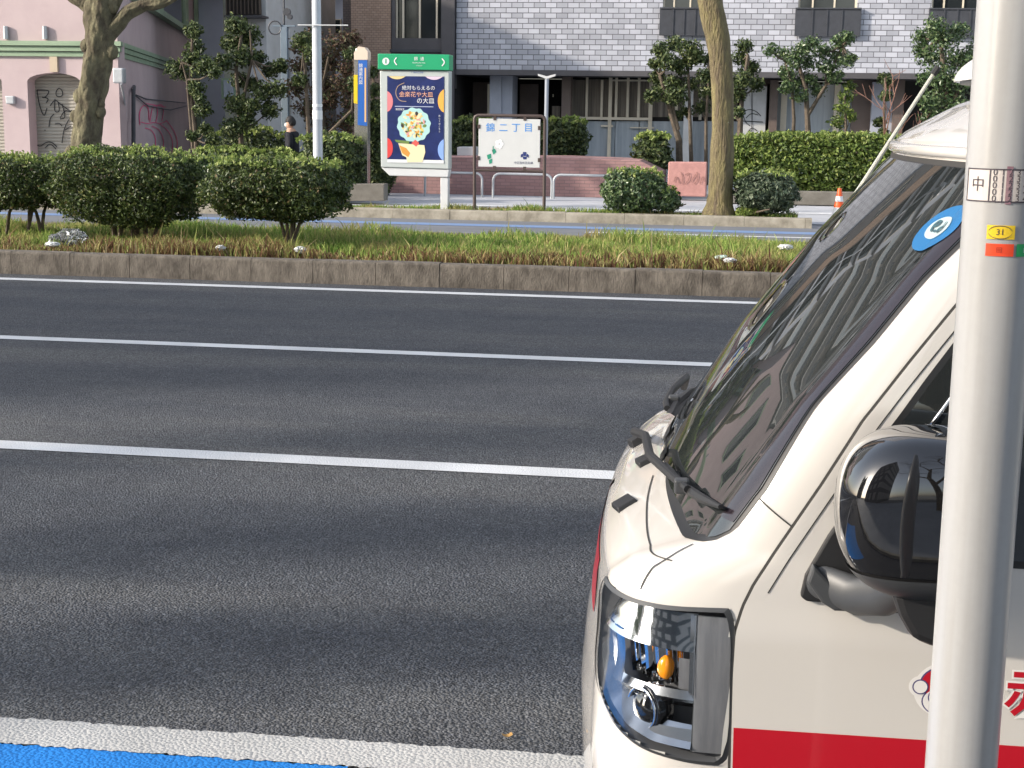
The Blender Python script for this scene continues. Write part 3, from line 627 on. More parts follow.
def strokes(polys, wd, fn, dz=.0):
    mb = MB()
    for pl in polys:
        pl = [np.array(p, float) for p in pl]
        # smooth
        for _ in range(2):
            q = [pl[0]]
            for a_, b_ in zip(pl[:-1], pl[1:]): q += [a_ * .75 + b_ * .25, a_ * .25 + b_ * .75]
            pl = q + [pl[-1]]
        L_, R_ = [], []
        for i, p in enumerate(pl):
            d = pl[min(i + 1, len(pl) - 1)] - pl[max(i - 1, 0)]; d = d / (np.linalg.norm(d) + 1e-9); nn = np.array([-d[1], d[0]]) * wd / 2
            L_.append(fn(*(p + nn))); R_.append(fn(*(p - nn)))
        k = len(mb.v); n_ = len(pl); mb.v += [tuple(map(float, p)) for p in L_ + R_]; mb.f += [(k + i, k + i + 1, k + n_ + i + 1, k + n_ + i) for i in range(n_ - 1)]
    return mb
strokes([[(743, 112), (749, 109), (756, 111), (761, 116)], [(746, 118), (751, 113), (758, 115)], [(742, 110), (745, 122), (750, 126)], [(743, 121), (763, 122)], [(752, 86), (752, 135)], [(748, 132), (752, 127), (757, 131)]], .8, lambda x, y: at(x, y, 39.08) - ob).build('graffiti', M['black_paint'], pn, recalc=False)
P('panel', 763.5, 766, 78, 185, 'brown'); P('mullion', 768, 770, 84, 170, 'cream'); P('column', 770.5, 774, 80, 185, 'brown', 39.0, .3)
P('glazing', 775, 852, 84, 186, 'frost', 39.6, .03); P('mullion', 782, 784, 84, 170, 'cream', 39.4); P('mullion', 835, 836.5, 84, 170, 'cream', 39.4)
P('panel', 853, 872, 80, 185, 'brown', 39.3); P('column', 873, 893, 82, 185, 'bluegrey', 39.0, .3); P('mullion', 895, 899, 78, 185, 'brown', 38.8, .2)
P('panel', 900, 1020, 78, 185, 'void', 39.8)
# grey wing with the dark window
gw0, gw1 = at(391.5, 60, 37.93)[0], bxl - .02
gwr = empty('grey_building', (gw0, 37.93, 0), 0, 'dark grey panelled wing with a wide window, beside the brick wall', 'building'); og = np.array([gw0, 37.93, 0])
zA, zB = at(400, 38, 37.93)[2], at(400, -18, 37.93)[2]; wa, wb = at(395, 30, 37.93)[0] - gw0, at(441, 30, 37.93)[0] - gw0
mb = MB(); facade(mb, 0, gw1 - gw0, at(400, 88, 37.93)[2], 21, 0, .3, [(wa, wb, zA + 3.1 * k, zB + 3.1 * k) for k in range(5)]); mb.build('wall', M['dark_grey'], gwr, recalc=False)
MB().box((.002, .31, .0), (gw1 - gw0, 11, 20.8)).build('core', M['void'], gwr)
for k in range(5):
    f = MB(); z0_, z1_ = zA + 3.1 * k, zB + 3.1 * k
    for q in (0, .14, .5, .87): f.box((wa + (wb - wa) * q, .1, z0_), (wa + (wb - wa) * q + .045, .16, z1_))
    f.box((wa, .08, z0_ - .05), (wb, .18, z0_ - .002)); fr = f.build('window', M['cream'], gwr)
    MB().box((wa + .002, .2, z0_), (wb - .002, .22, z1_)).build('pane', M['glass'], fr)
MB().box((-.03, -.05, zA - .35), (gw1 - gw0 - .35, -.003, zA - .28)).build('ledge', M['grille'], gwr)
MB().box((gw1 - gw0 - .33, -.08, 0), (gw1 - gw0, -.003, 20.9)).build('downpipe', M['dark_grey'], gwr)
# tan tower
tx0, tx1 = at(351, 30, 37.9)[0], at(391, 30, 37.9)[0]
tw_ = empty('tan_tower', (tx0, 37.9, 0), 0, 'tan tiled tower block with a dark narrow side, behind the slim information pillar', 'building')
MB().box((0, 0, 0), (tx1 - tx0 - .01, 8, 24)).build('wall', M['tan_tile'], tw_)
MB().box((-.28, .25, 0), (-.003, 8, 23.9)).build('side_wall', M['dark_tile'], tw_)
# white house with dark balcony, pale apartment block
hx0, hx1 = at(224, 60, 35.0)[0], at(268, 60, 35.0)[0]
wh = empty('white_house', (hx0, 35.0, 0), 0, 'off white house with a dark wooden balcony, behind the tall clumped tree', 'building'); oh = np.array([hx0, 35.0, 0])
MB().box((0, 0, 0), (hx1 - hx0 - .45, 6, 5.1)).build('wall', mat('olive_wall', (.34, .34, .27), .9, var=.15), wh)
MB().box((hx1 - hx0 - .445, -.1, 0), (hx1 - hx0, 6, 5.2)).build('pillar', M['white_wall'], wh)
bl = bx(MB(), 225, 261, -25, 15, 34.6, .05, oh).build('balcony', mat('dark_wood', (.045, .035, .03), .7), wh)
c = MB()
for q in range(10): bx(c, 225 + q * 3.7, 226.6 + q * 3.7, -25, 14, 34.52, .06, oh)
c.build('slat', mat('wood_slat', (.11, .085, .065), .7), bl, recalc=False); bx(MB(), 224, 262, 15.2, 17.5, 34.4, .5, oh).build('balcony_edge', M['dark_grey'], wh)
bx(MB(), 221, 236, 78, 99, 34.9, .07, oh).build('window', M['mint'], wh)
bx(MB(), 223.5, 233.5, 80, 97, 34.85, .03, oh).build('pane', M['frost'], wh)
ax0, ax1 = at(205, 40, 75)[0] * 48 / 75 - .5, at(362, 40, 48)[0]
ap = empty('apartment_block', (ax0, 48, 0), 0, 'pale blue white apartment block far behind the two grey poles', 'building'); oa = np.array([ax0, 48, 0])
MB().box((0, 0, 0), (ax1 - ax0, 8, 26)).build('wall', mat('pale_blue_wall', (.52, .56, .64), .8, base2=(.45, .49, .57), vscale=.8), ap)
for (p0, p1, q0, q1, nm, mm) in ((297, 304, 12, 31, 'window', 'cream'), (303, 309, -8, 8, 'window', 'cream'), (314, 320, -10, 12, 'window', 'cream'), (333, 341, 19, 34, 'window', 'cream'), (275, 279, -6, 14, 'downpipe', 'curtain'), (322, 326, -20, 45, 'downpipe', 'curtain'), (293, 297, 8, 60, 'downpipe', 'grille')):
    w_ = bx(MB(), p0, p1, q0, q1, 47.85, .1, oa).build(nm, M[mm], ap)
    if nm == 'window': bx(MB(), p0 + 1, p1 - 1, q0 + 1, q1 - 1, 47.82, .02, oa).build('pane', M['glass'], w_)
for fl_ in range(7):
    for k_ in range(6):
        zz, xx = 6.2 + 2.8 * fl_, .8 + k_ * (ax1 - ax0 - 1.6) / 6; w_ = MB().box((xx, -.06, zz), (xx + 1.5, .02, zz + 1.5)).build('window', M['cream'], ap); MB().box((xx + .08, -.075, zz + .08), (xx + 1.42, -.062, zz + 1.42)).build('pane', M['glass'], w_)
    MB().box((.3, -.9, 5.6 + 2.8 * fl_), (ax1 - ax0 - .3, -.003, 5.75 + 2.8 * fl_)).build('balcony', M['dark_grey'], ap)
sx0, sx1 = at(268.5, 60, 37)[0], at(284, 60, 37)[0]
an = empty('storehouse', (sx0, 37, 0), 0, 'small grey lean to with a beige door beside the blue grey pole', 'building'); on = np.array([sx0, 37, 0])
bx(MB(), 268.5, 286, 12, 200, 37, 1.5, on).build('wall', M['dark_grey'], an); bx(MB(), 271, 281, 33, 56, 36.93, .06, on).build('door', mat('beige_door', (.30, .22, .15), .6), an)
MB().prism([(-.1, at(270, 12, 37)[2]), (.55, at(270, 6, 37)[2] - .05), (.55, at(270, 8, 37)[2] - .1), (-.1, at(270, 14, 37)[2])], -.3, 1.5, 'y').build('roof', M['dark_grey'], an)

# ---- pink house (front wall faces the road, right wall runs back)
YP = 28.0
c0 = at(118, 57, YP); cz0, cz1 = c0[2], at(118, 41, YP)[2]
def yfor(px, py, z):      # distance at which a pixel has height z
    d = ray(px, py); return (z - H) / d[2] * d[1]
q0 = at(165, 70, yfor(165, 70, cz0)); dv = (q0 - c0)[:2]; dv = dv / np.linalg.norm(dv); nv = np.array([dv[1], -dv[0]])   # nv: outwards to the right
LR = 45.0
ph = empty('pink_house', (c0[0], YP, 0), 0, 'pink plaster house with pale green cornice and graffiti on its shutter', 'building'); oP = np.array([c0[0], YP, 0])
far = dv * LR
def fx(px, py, Y=YP): return at(px, py, Y) - oP
def rfx(px, py, off=0.0):   # pixel onto the receding right-hand wall
    d = ray(px, py); n3 = np.array([nv[0], nv[1], 0]); t = ((oP + n3 * off - CAM) @ n3) / (d @ n3); return CAM + d * t - oP
xa, xb = fx(28, 100)[0], fx(81, 100)[0]; zarch = fx(55, 73)[2]; zsp = fx(55, 82)[2]
LX = fx(-420, 100)[0]; x2b = fx(2.5, 100)[0]; x2a = x2b - (xb - xa)
def archpoly(x0, x1, zs_, zt_, n=14):
    cx, hw = (x0 + x1) / 2, (x1 - x0) / 2; return [(cx + hw * cos(pi * i / n), zs_ + (zt_ - zs_) * sin(pi * i / n)) for i in range(n + 1)]
# front wall pieces around the two arched openings
T = .32; HP = 7.3
mb = MB()
mb.prism([(xb, 0), (-.001, 0), (-.001, zarch + .02), (xb, zarch + .02)], 0, T, 'y'); mb.prism([(x2b, 0), (xa, 0), (xa, zarch + .02), (x2b, zarch + .02)], 0, T, 'y'); mb.prism([(LX, 0), (x2a, 0), (x2a, zarch + .02), (LX, zarch + .02)], 0, T, 'y')
mb.prism([(LX, zarch + .0205), (-.001, zarch + .0205), (-.001, HP), (LX, HP)], 0, T, 'y')
for (u0, u1) in ((xa, xb), (x2a, x2b)):
    ar = archpoly(u0, u1, zsp, zarch)
    for i in range(len(ar) - 1):
        (p, q), (p2, q2) = ar[i], ar[i + 1]; mb.prism([(p, q), (p, zarch + .02), (p2, zarch + .02), (p2, q2)], 0, T, 'y')
wallp = mb.build('wall', M['pink'], ph)
# body behind + receding wall
MB().prism([(LX, T + .3), (-.6, T + .3), (far[0] - nv[0] * .4, far[1] - nv[1] * .4), (LX, far[1])], 0, HP - .05, 'z').build('core', M['void'], ph)
MB().prism([(0, 0), (0, .001), (far[0], far[1]), (far[0] - nv[0] * .3, far[1] - nv[1] * .3), (-nv[0] * .3 - .02, T + .01), (-.02, T)], 0, HP, 'z').build('side_wall', M['pink'], ph)
for (u0, u1, lab) in ((xa, xb, 1), (x2a, x2b, 0)):
    s_ = MB(); z = 0
    rows = []
    nz = 34
    for i in range(nz * 4 + 1):
        zz = (zarch) * i / (nz * 4); rows.append([(u0 - .02, T + .02 - .018 * abs(sin(pi * i / 4)), zz), (u1 + .02, T + .02 - .018 * abs(sin(pi * i / 4)), zz)])
    sh = s_.grid(rows).build('shutter', M['shutter'], ph, recalc=False)
    if lab:
        k = YP + T - .012
        gf = [[(37, 90), (45, 90), (50, 91), (45, 98), (42, 97)], [(37, 90), (39, 104), (44, 118), (47, 108)], [(44, 97), (49, 99), (46, 103)], [(59, 88), (62, 90), (63, 95), (60, 97), (56, 96), (56, 91), (59, 88)],
              [(50, 106), (55, 99), (60, 104), (66, 108), (71, 112)], [(55, 99), (54, 112), (60, 112), (58, 102)], [(60, 118), (65, 110), (70, 112), (72, 110)], [(49, 127), (50, 118), (54, 114)], [(62, 143), (64, 128), (71, 116)], [(55, 124), (59, 123), (62, 126)], [(34, 143), (40, 147), (46, 142), (52, 142), (57, 147)], [(45, 148), (50, 143), (56, 149)], [(65, 130), (71, 126)], [(60, 119), (66, 118), (62, 104)], [(44.5, 130), (45.5, 130.5)]]
        strokes(gf, 1.0, lambda x, y: fx(x, y, k)).build('graffiti', M['black_paint'], sh, recalc=False)
# cornice: three stepped bands on both walls
for i in range(3):
    za = cz0 + (cz1 - cz0) * (i / 3 + (.003 if i else 0)); zb_ = cz0 + (cz1 - cz0) * (i + 1) / 3 - .012; pr = .05 + .045 * i
    MB().prism([(LX, -.002 - pr), (pr * .9, -.002 - pr), (far[0] + nv[0] * pr, far[1] + nv[1] * pr), (far[0] + nv[0] * .003, far[1] + nv[1] * .003), (.003, -.002), (LX, -.002)], za, zb_, 'z').build('cornice', M['mint'], ph)
ks = fx(51, 58); ke = fx(59, 72); MB().box((ks[0], -.07, ke[2]), (ke[0], -.003, cz0 - .005)).build('keystone', mat('sand_stone', (.50, .41, .30), .8), ph)
for (px, py) in ((7, 33), (46, 33)):
    p = fx(px, py); l_ = MB().tube([(p[0], -.05, p[2] - .12), (p[0], -.05, p[2] + .05)], .05, 10); l_.tube([(p[0], -.05, p[2] + .05), (p[0], -.05, p[2] + .13)], .045, 10).build('spotlight', M['steel'], ph)
p = fx(12, 100); wl = MB().box((p[0] - .09, -.1, p[2] - .08), (p[0] + .09, -.003, p[2] + .08)).build('wall_lamp', M['steel'], ph, bevel=.02)
for k_ in range(5):
    xx = -2.4 - 2.7 * k_; w_ = MB().box((xx, -.07, 4.7), (xx + 1.3, -.002, 6.3)).build('window', M['mint'], ph); MB().box((xx + .1, -.085, 4.8), (xx + 1.2, -.072, 6.2)).build('pane', M['glass'], w_)
rs_ = empty('reflection_block', (-62, 76, 0), 0, 'unseen tall grey beige block behind the pink house, added for the windscreen reflection', 'building')  # unseen block added so the windscreen mirrors walls instead of open sky
MB().box((0, 0, 0), (38, 12, 42)).build('wall', mat('beige_grey_wall', (.30, .28, .26), .85, base2=(.24, .225, .21), vscale=.5), rs_)
for fl_ in range(12):
    MB().box((.2, -1.3, 3.1 + 3.2 * fl_), (37.8, -.003, 3.3 + 3.2 * fl_)).build('balcony', M['white_wall'], rs_); MB().box((.3, -1.32, 3.31 + 3.2 * fl_), (37.7, -1.25, 4.3 + 3.2 * fl_)).build('balcony_panel', M['grille'] if fl_ % 2 else M['frost'], rs_)
    for k_ in range(7): MB().box((1.2 + 5.2 * k_, -.05, 3.4 + 3.2 * fl_), (4.6 + 5.2 * k_, -.004, 5.4 + 3.2 * fl_)).build('window', M['glass'], rs_)
# right wall fittings
strokes([[(140, 125), (139, 112), (144, 104), (149, 108), (149, 120)], [(150, 122), (152, 108), (156, 104), (158, 112), (156, 122)], [(156, 106), (162, 104), (164, 110), (162, 121)], [(141, 122), (148, 124), (154, 122), (160, 124), (167, 121)],
         [(145, 128), (152, 130), (156, 138), (155, 152)], [(152, 126), (160, 130), (164, 140), (163, 153)], [(160, 124), (168, 130), (173, 140), (172, 154)], [(166, 120), (174, 130), (178, 142), (176, 153)], [(143, 103), (166, 107)]], .7, lambda x, y: rfx(x, y, .012)).build('graffiti', M['red_spray'], ph, recalc=False)
MB().tube([rfx(133.5, 185, .12), rfx(133.5, 90, .12), rfx(134, 87, .02)], .045, 8).build('pipe', M['grille'], ph, smooth=True)
for pl in ([(136, 95), (146, 99), (186, 103)], [(136, 96), (148, 106), (170, 110), (186, 106)]): MB().tube([rfx(x, y, .05) for x, y in pl], .015, 6).build('cable', M['grille'], ph, smooth=True)
mc = rfx(120, 76, .1); MB().box((mc[0] - .12, mc[1] - .08, mc[2] - .14), (mc[0] + .1, mc[1] + .08, mc[2] + .15)).build('meter_box', M['steel'], ph, bevel=.03)
MB().tube([rfx(121, 84, .08), rfx(124, 98, .08), rfx(126, 116, .05)], .02, 6).build('cable', M['steel'], ph, smooth=True)
def rbox(px0, px1, z0_, z1_, o0, o1, name, m):
    a_, b_ = rfx(px0, 80), rfx(px1, 80); v = []
    poly = [a_[:2] + nv * o0, b_[:2] + nv * o0, b_[:2] + nv * o1, a_[:2] + nv * o1]
    return MB().prism([tuple(q) for q in poly], z0_, z1_, 'z').build(name, M[m], ph)
zwu = rfx(160, 13)[2]
rbox(133, 188, zwu - .14, zwu, .003, .2, 'window_sill', 'mint'); 
for k in (134, 159, 184): rbox(k, k + 3, zwu + .003, zwu + 1.6, .003, .10, 'window_frame', 'mint')
rbox(137.2, 158.8, zwu + .003, zwu + 1.55, .02, .04, 'pane', 'glass'); rbox(162.2, 183.8, zwu + .003, zwu + 1.55, .02, .04, 'pane', 'glass')
rbox(195, 200, 0, HP, .02, .14, 'downpipe', 'mint')
rbox(110 + 11, 131, cz0 - 1.25, cz0 - .12, .003, .025, 'wall_patch', 'pink')

# ---- buildings on the near side, behind the camera: they keep the street in shade and show in the mirror
M['office'] = brickmat('office_cladding', (.30, .28, .26), (.25, .235, .22), (.05, .055, .06), 3.2, 3.4, .75)
def office(name, poly, h, label, rf=True, base_z=.10):
    o = np.array([poly[0][0], poly[0][1], base_z]); r_ = empty(name, tuple(o), 0, label, 'building')
    MB().prism([(a_ - o[0], b_ - o[1]) for a_, b_ in poly], 0, h, 'z').build('wall', M['office'], r_)
    cx = sum(p[0] for p in poly) / len(poly) - o[0]; cy = sum(p[1] for p in poly) / len(poly) - o[1]
    MB().box((cx - 2, cy - 1.5, h + .003), (cx + 2, cy + 1.5, h + 2.6)).build('roof_hut', M['dark_grey'], r_)
    return r_
kx = -SUN.x / -SUN.y   # sun slant per metre along y
SX = SUN.x / SUN.y     # x shift per metre of y towards the sun
def slant(x, y0, y1): return x + SX * (y1 - y0)
xe = -7.0
office('office_tower', [(-19, -9), (-7, -9), (-7, -24), (-19, -24)], 24, 'tall dark office tower seen only in the black mirror shell, left side')
office('office_block', [(-150, -9), (-41, -9), (-74, -24), (-150, -24)], 22.2, 'unseen long office block far down the street, shaped so its shadow covers the road')  # unseen; height and slanted end chosen so its shadow covers the road
office('office_block', [(9, -9), (40, -9), (40, -22), (9, -22)], 13, 'medium office block behind the viewer on the right of the street')
def shade_tree(x, y, z0, z1, r_, n, label):  # unseen slim crowns, added and shaped to lay soft shadow bands on the road
    root = empty('shadow_band_tree', (x, y, .10), 0, label, 'tree', 'unseen slim trees added for shadow bands on the road')
    P_, D_ = [], []; z = z0
    while z < z1:
        c = (random.uniform(-.1, .1), random.uniform(-.12, .12), z); k = random.uniform(.7, 1.15)
        p, d = shell_pts(int(n * k), c, (r_ * k, r_ * k, r_ * .8), 2, .85, .3); P_.append(p); D_.append(d); z += r_ * .75
    leaves(np.concatenate(P_), np.concatenate(D_), .12, M['camellia'], 'foliage', root, .8)
    MB().tube([(0, 0, -.05), (.04, 0, z0), (0, .04, z1)], [.09, .07, .02], 10).build('trunk', M['bark'], root, smooth=True)
shade_tree(-10.6, .0, 2.2, 5.4, .36, 110, 'nearest unseen slim tree, added to cast the lowest soft band on the near asphalt')
shade_tree(-13.3, .0, 3.0, 6.8, .42, 110, 'second unseen slim tree from the truck, added for its shadow band on the road')
shade_tree(-17.6, -.1, 3.5, 9.0, .50, 140, 'third unseen slim tree from the truck, added for its shadow band on the road')
shade_tree(-22.5, -.1, 4.5, 11.5, .8, 260, 'farthest and tallest unseen slim tree, added for its shadow band on the road')
bt_ = empty('bare_street_tree', (1.6, -3.6, .10), 0, 'bare street tree behind the viewer, seen as twigs in the black mirror shell', 'tree')
branch_tree(bt_, 'trunk', (0, 0, -.03), 3.6, M['bark'], .5, lev=6, r0_=.15)
# ---------------------------------------------------------------- street furniture
def lp(px, py, Y, o): return at(px, py, Y) - o
YS = 22.95
# green topped information sign
M['casing'] = mat('casing', (.50, .54, .52), .4, var=.06)
M['casing_light'] = mat('casing_light', (.62, .63, .63), .45, var=.05)
M['green'] = mat('sign_green', (.015, .34, .15), .4)
M['white'] = mat('white_lettering', (.75, .76, .76), .5)
o = np.array([at(444.5, 211, YS)[0], YS, .12]); sg = empty('information_sign', tuple(o), 0, 'green topped information sign with a navy food poster, on an L shaped white post', 'sign')
def sp(px, py, dy=0.0): q = at(px, py, YS + dy) - o; return (q[0], q[2])
def slab(name, poly, y0, y1, m, parent=None, bev=0): return MB().prism([sp(*p) for p in poly], y0, y1, 'y').build(name, m, parent or sg, bevel=bev)
slab('casing', [(381.5, 71), (450.8, 71), (450.5, 169), (382.5, 167)], -.11, .11, M['casing'], bev=.015)
slab('base_tray', [(382.5, 167.4), (450.5, 169.4), (449, 177), (391, 175.5)], -.09, .09, M['casing_light'], bev=.01)
slab('post', [(441.3, 177.2), (449, 177.4), (448.7, 213), (441.3, 213)], -.07, .07, M['casing_light'], bev=.008)
hd = slab('header', [(380, 54), (451.5, 55), (451.5, 70.6), (380, 69.6)], -.15, .13, M['green'], bev=.01)
YF = YS - .154
def hp(a_, b_): return (a_, -.154, b_)
def put(name, txt, px, py, size, m, parent, yy=-.154, bold=0, sx=1, roty=0):
    q = at(px, py, YS + yy) - o
    return text(name, txt, size, lambda a_, b_: (q[0] + a_ * sx, yy, q[2] + b_), m, parent, bold)
def disc(name, px, py, r_, yy, m, parent, n=28, ry=None, a0=0, a1=360, clip=None):
    q = at(px, py, YS + yy) - o; mb = MB(); pts = [(q[0] + r_ * cos(R(a0 + (a1 - a0) * i / n)), q[2] + (ry or r_) * sin(R(a0 + (a1 - a0) * i / n))) for i in range(n)]
    if clip: pts = [(min(max(a_, clip[0]), clip[1]), min(max(b_, clip[2]), clip[3])) for a_, b_ in pts]
    mb.add([(a_, yy, b_) for a_, b_ in pts], [tuple(range(n))]); return mb.build(name, m, parent, recalc=False)
disc('information_symbol', 385.8, 61.3, .055, -.154, M['white'], hd); put('lettering', 'i', 385.8, 61.3, .10, M['green'], hd, -.157, .004)
strokes([[(396.5, 57.5), (393.8, 61.2), (396.8, 65)], [(442, 58.5), (445, 62.2), (442, 66)]], 1.1, lambda x, y: np.array([(at(x, y, YF) - o)[0], -.156, (at(x, y, YF) - o)[2]])).build('arrow', M['white'], hd, recalc=False)
put('lettering', '錦  通', 419, 59, .062, M['white'], hd, -.156); put('lettering', 'Nishiki-dori Ave.', 419, 62.8, .030, M['white'], hd, -.156); put('lettering', '니시키도리', 419, 65.8, .022, M['white'], hd, -.156)
put('lettering', '〒 案内広告板', 417, 72.6, .032, mat('sign_blue', (.03, .09, .35), .5), sg, -.116)
pa, pb = sp(387.2, 76, -.11), sp(443.8, 163.5, -.11); CL = (pa[0], pb[0], pb[1], pa[1])
M['navy'] = mat('poster_navy', (.022, .035, .14), .3, var=.3, vscale=6, coat=.4)
po = MB().box((pa[0], -.116, pb[1]), (pb[0], -.1105, pa[1])).build('poster', M['navy'], sg)
MB().add([(pa[0], -.118, pb[1]), (pb[0], -.118, pb[1]), (pb[0], -.118, pb[1] + .05), (pa[0], -.118, pb[1] + .05)], [(0, 1, 2, 3)]).build('poster_footer', M['white'], po, recalc=False)
pc = lambda nm, c, **k: mat(nm, c, .4, **k)
CL2 = (pa[0] + .002, pb[0] - .002, pb[1] + .051, pa[1] - .002)
disc('poster_circle', 397, 72, .16, -.1185, pc('pale_yellow', (.72, .58, .28)), po, clip=CL2, ry=.11); disc('poster_circle', 434, 72.5, .16, -.1185, pc('pale_lilac', (.72, .55, .66)), po, clip=CL2, ry=.11)
disc('poster_circle', 386, 101.5, .11, -.1185, pc('coral', (.70, .22, .24)), po, clip=CL2, ry=.16); disc('poster_circle', 446, 101, .13, -.1185, pc('orange', (.80, .42, .08)), po, clip=CL2, ry=.18)
disc('poster_circle', 386, 148, .11, -.1185, pc('red_circle', (.66, .06, .06)), po, clip=CL2, ry=.16); disc('poster_circle', 446, 150, .13, -.1185, pc('sky_circle', (.25, .40, .80)), po, clip=CL2, ry=.17)
lw = M['white']; lo = pc('peach_letters', (.80, .42, .28))
put('lettering', '絶対もらえるの', 418.5, 88.2, .075, lw, po, -.119); put('lettering', '金楽花や大皿', 416, 94.8, .090, lo, po, -.119); put('lettering', 'の大皿', 425.5, 101.2, .095, lw, po, -.119)
strokes([[(396.5, 106.3), (435, 106.9)]], .7, lambda x, y: np.array([(at(x, y, YS) - o)[0], -.119, (at(x, y, YS) - o)[2]])).build('poster_rule', pc('pale_rule', (.45, .5, .65)), po, recalc=False)
strokes([[(406, 83), (399, 86), (397, 94), (401, 101), (408, 101.5)]], .6, lambda x, y: np.array([(at(x, y, YS) - o)[0], -.1188, (at(x, y, YS) - o)[2]])).build('poster_ring', pc('tan_ring', (.45, .32, .2)), po, recalc=False)
put('lettering', '期間限定', 400, 109.5, .035, lw, po, -.119)
for k, ch in enumerate('詳しくはこちら'): put('lettering', ch, 439.5, 116 + 2.6 * k, .032, lw, po, -.119)
put('lettering', '● ● ●', 415, 161, .05, pc('grey_lettering', (.3, .35, .45)), po, -.1195)
# plate of food
q = at(415.5, 125, YS) - o; pl = MB(); n = 64
pl.add([(q[0] + (.262 + .01 * sin(12 * 2 * pi * i / n)) * cos(2 * pi * i / n), -.1195, q[2] + (.262 + .01 * sin(12 * 2 * pi * i / n)) * sin(2 * pi * i / n)) for i in range(n)], [tuple(range(n))]); pl.build('poster_plate', pc('celadon', (.42, .66, .64)), po, recalc=False)
fm = [pc('food_yellow', (.78, .58, .16)), pc('food_orange', (.66, .30, .06)), pc('food_green', (.16, .24, .06)), pc('food_dark', (.05, .035, .03)), pc('food_pink', (.70, .34, .30)), pc('food_cream', (.80, .70, .44))]
for k in range(6):
    mb = MB()
    for t in range([26, 16, 12, 5, 8, 12][k]):
        a_ = random.uniform(0, 2 * pi); rr = .185 * sqrt(random.random()); cx, cz = q[0] + rr * cos(a_), q[2] + rr * sin(a_); w1, w2, th = random.uniform(.02, .05), random.uniform(.012, .025), random.uniform(0, pi); yy = -.1200 - .0001 * (t + 26 * k) * .1
        mb.add([(cx + w1 * cos(b_) * cos(th) - w2 * sin(b_) * sin(th), yy, cz + w1 * cos(b_) * sin(th) + w2 * sin(b_) * cos(th)) for b_ in np.linspace(0, 2 * pi, 9)[:-1]], [tuple(range(8))])
    mb.build('poster_food', fm[k], po, recalc=False)
def ppoly(name, pts, yy, m): MB().add([(lambda v: (v[0], yy, v[2]))(at(x, y, YS) - o) for x, y in pts], [tuple(range(len(pts)))]).build(name, m, po, recalc=False)
ppoly('poster_basket', [(400, 143), (426, 145), (427, 152), (424, 162), (409, 162), (408, 157), (404, 155)], -.1225, fm[5]); ppoly('poster_basket_shade', [(401, 145), (408, 148), (412, 153), (410, 157), (404, 153)], -.1228, fm[1])
ppoly('poster_tray', [(396.5, 139.5), (411, 141), (411, 144), (398, 142)], -.1231, fm[2]); ppoly('poster_slice', [(413, 143), (417, 139.5), (421, 143), (418, 146.5)], -.1231, mat('slice_red', (.7, .12, .10), .4))

# district signboard
o = np.array([at(509, 212, 22.9)[0], 22.9, .12]); ds = empty('district_signboard', tuple(o), 0, 'white signboard with blue characters in a dark brown two legged frame', 'sign')
YS = 22.9; M['brown_paint'] = mat('brown_paint', (.075, .052, .045), .45, var=.15, vscale=8)
L, T_, Rr, B = 474.3, 115.3, 545, 169.5
def q3(x, y, dy=0.0): v = at(x, y, 22.9) - o; return (v[0], dy, v[2])
c_ = 4
MB().tube([q3(474.5, 212), q3(474.5, T_ + c_), q3(475.2, T_ + 1.3), q3(478, T_), q3(541, T_ + .9), q3(544, T_ + 2), q3(545, T_ + c_ + 1), q3(544, 212.5)], .026, 10).build('frame', M['brown_paint'], ds, smooth=True)
MB().tube([q3(475, 170), q3(544.5, 171.5)], .02, 10).build('crossbar', M['brown_paint'], ds, smooth=True)
bd = MB().prism([(q3(*p)[0], q3(*p)[2]) for p in ((478.8, 118.4), (540.5, 119.4), (539.8, 167.8), (478.5, 166.6))], -.012, .012, 'y').build('board', mat('board_white', (.60, .61, .60), .4, var=.05), ds, bevel=.004)
for (x, y) in ((495, 118.2), (525, 118.6), (494.5, 167.8), (524.5, 168.6), (479, 126.5), (539.5, 128), (478.6, 158), (539.4, 160)):
    v = q3(x, y); MB().box((v[0] - .022, -.02, v[2] - .03), (v[0] + .022, .02, v[2] + .03)).build('clip', M['brown_paint'], ds)
bl_ = mat('letter_blue', (.03, .26, .70), .5)
for ch, x in (('錦', 490.5), ('二', 503.5), ('丁', 516), ('目', 528.5)):
    v = q3(x, 128.2); text('lettering', ch, .145, lambda a_, b_: (v[0] + a_, -.0155, v[2] + b_), bl_, bd, .0)
v = q3(523.5, 163); text('lettering', '中区役所区民課', .042, lambda a_, b_: (v[0] + a_, -.0155, v[2] + b_), mat('letter_navy', (.03, .04, .12), .5), bd)
def dpoly(name, pts, yy, m): MB().add([q3(x, y, yy) for x, y in pts], [tuple(range(len(pts)))]).build(name, m, bd, recalc=False)
ny = mat('crest_navy', (.02, .035, .16), .5)
dpoly('crest', [(523, 152), (526.5, 152), (526, 156), (523.5, 156)], -.0155, ny); dpoly('crest', [(521, 154.5), (523, 153.5), (523.2, 156.3), (520.8, 157.6)], -.0157, ny); dpoly('crest', [(528.7, 154.7), (526.8, 153.6), (526.4, 156.4), (529, 157.8)], -.0159, ny); dpoly('crest', [(522.8, 156.6), (527, 156.6), (526.4, 159.2), (523.4, 159.2)], -.0161, ny)
gd = mat('leaf_green', (.02, .26, .16), .5)
for pts in ([(492, 150), (495, 148.5), (496.5, 152), (493.5, 154.5)], [(487, 155), (491, 153.5), (491.5, 158), (488, 159.5)], [(489, 160), (492.5, 158.5), (492, 163), (489.5, 164)], [(493, 146), (493.8, 146), (493.2, 152), (492.6, 152)]): dpoly('leaf_emblem', pts, -.0155, gd)
fl = mat('flower_white', (.8, .8, .8), .5)
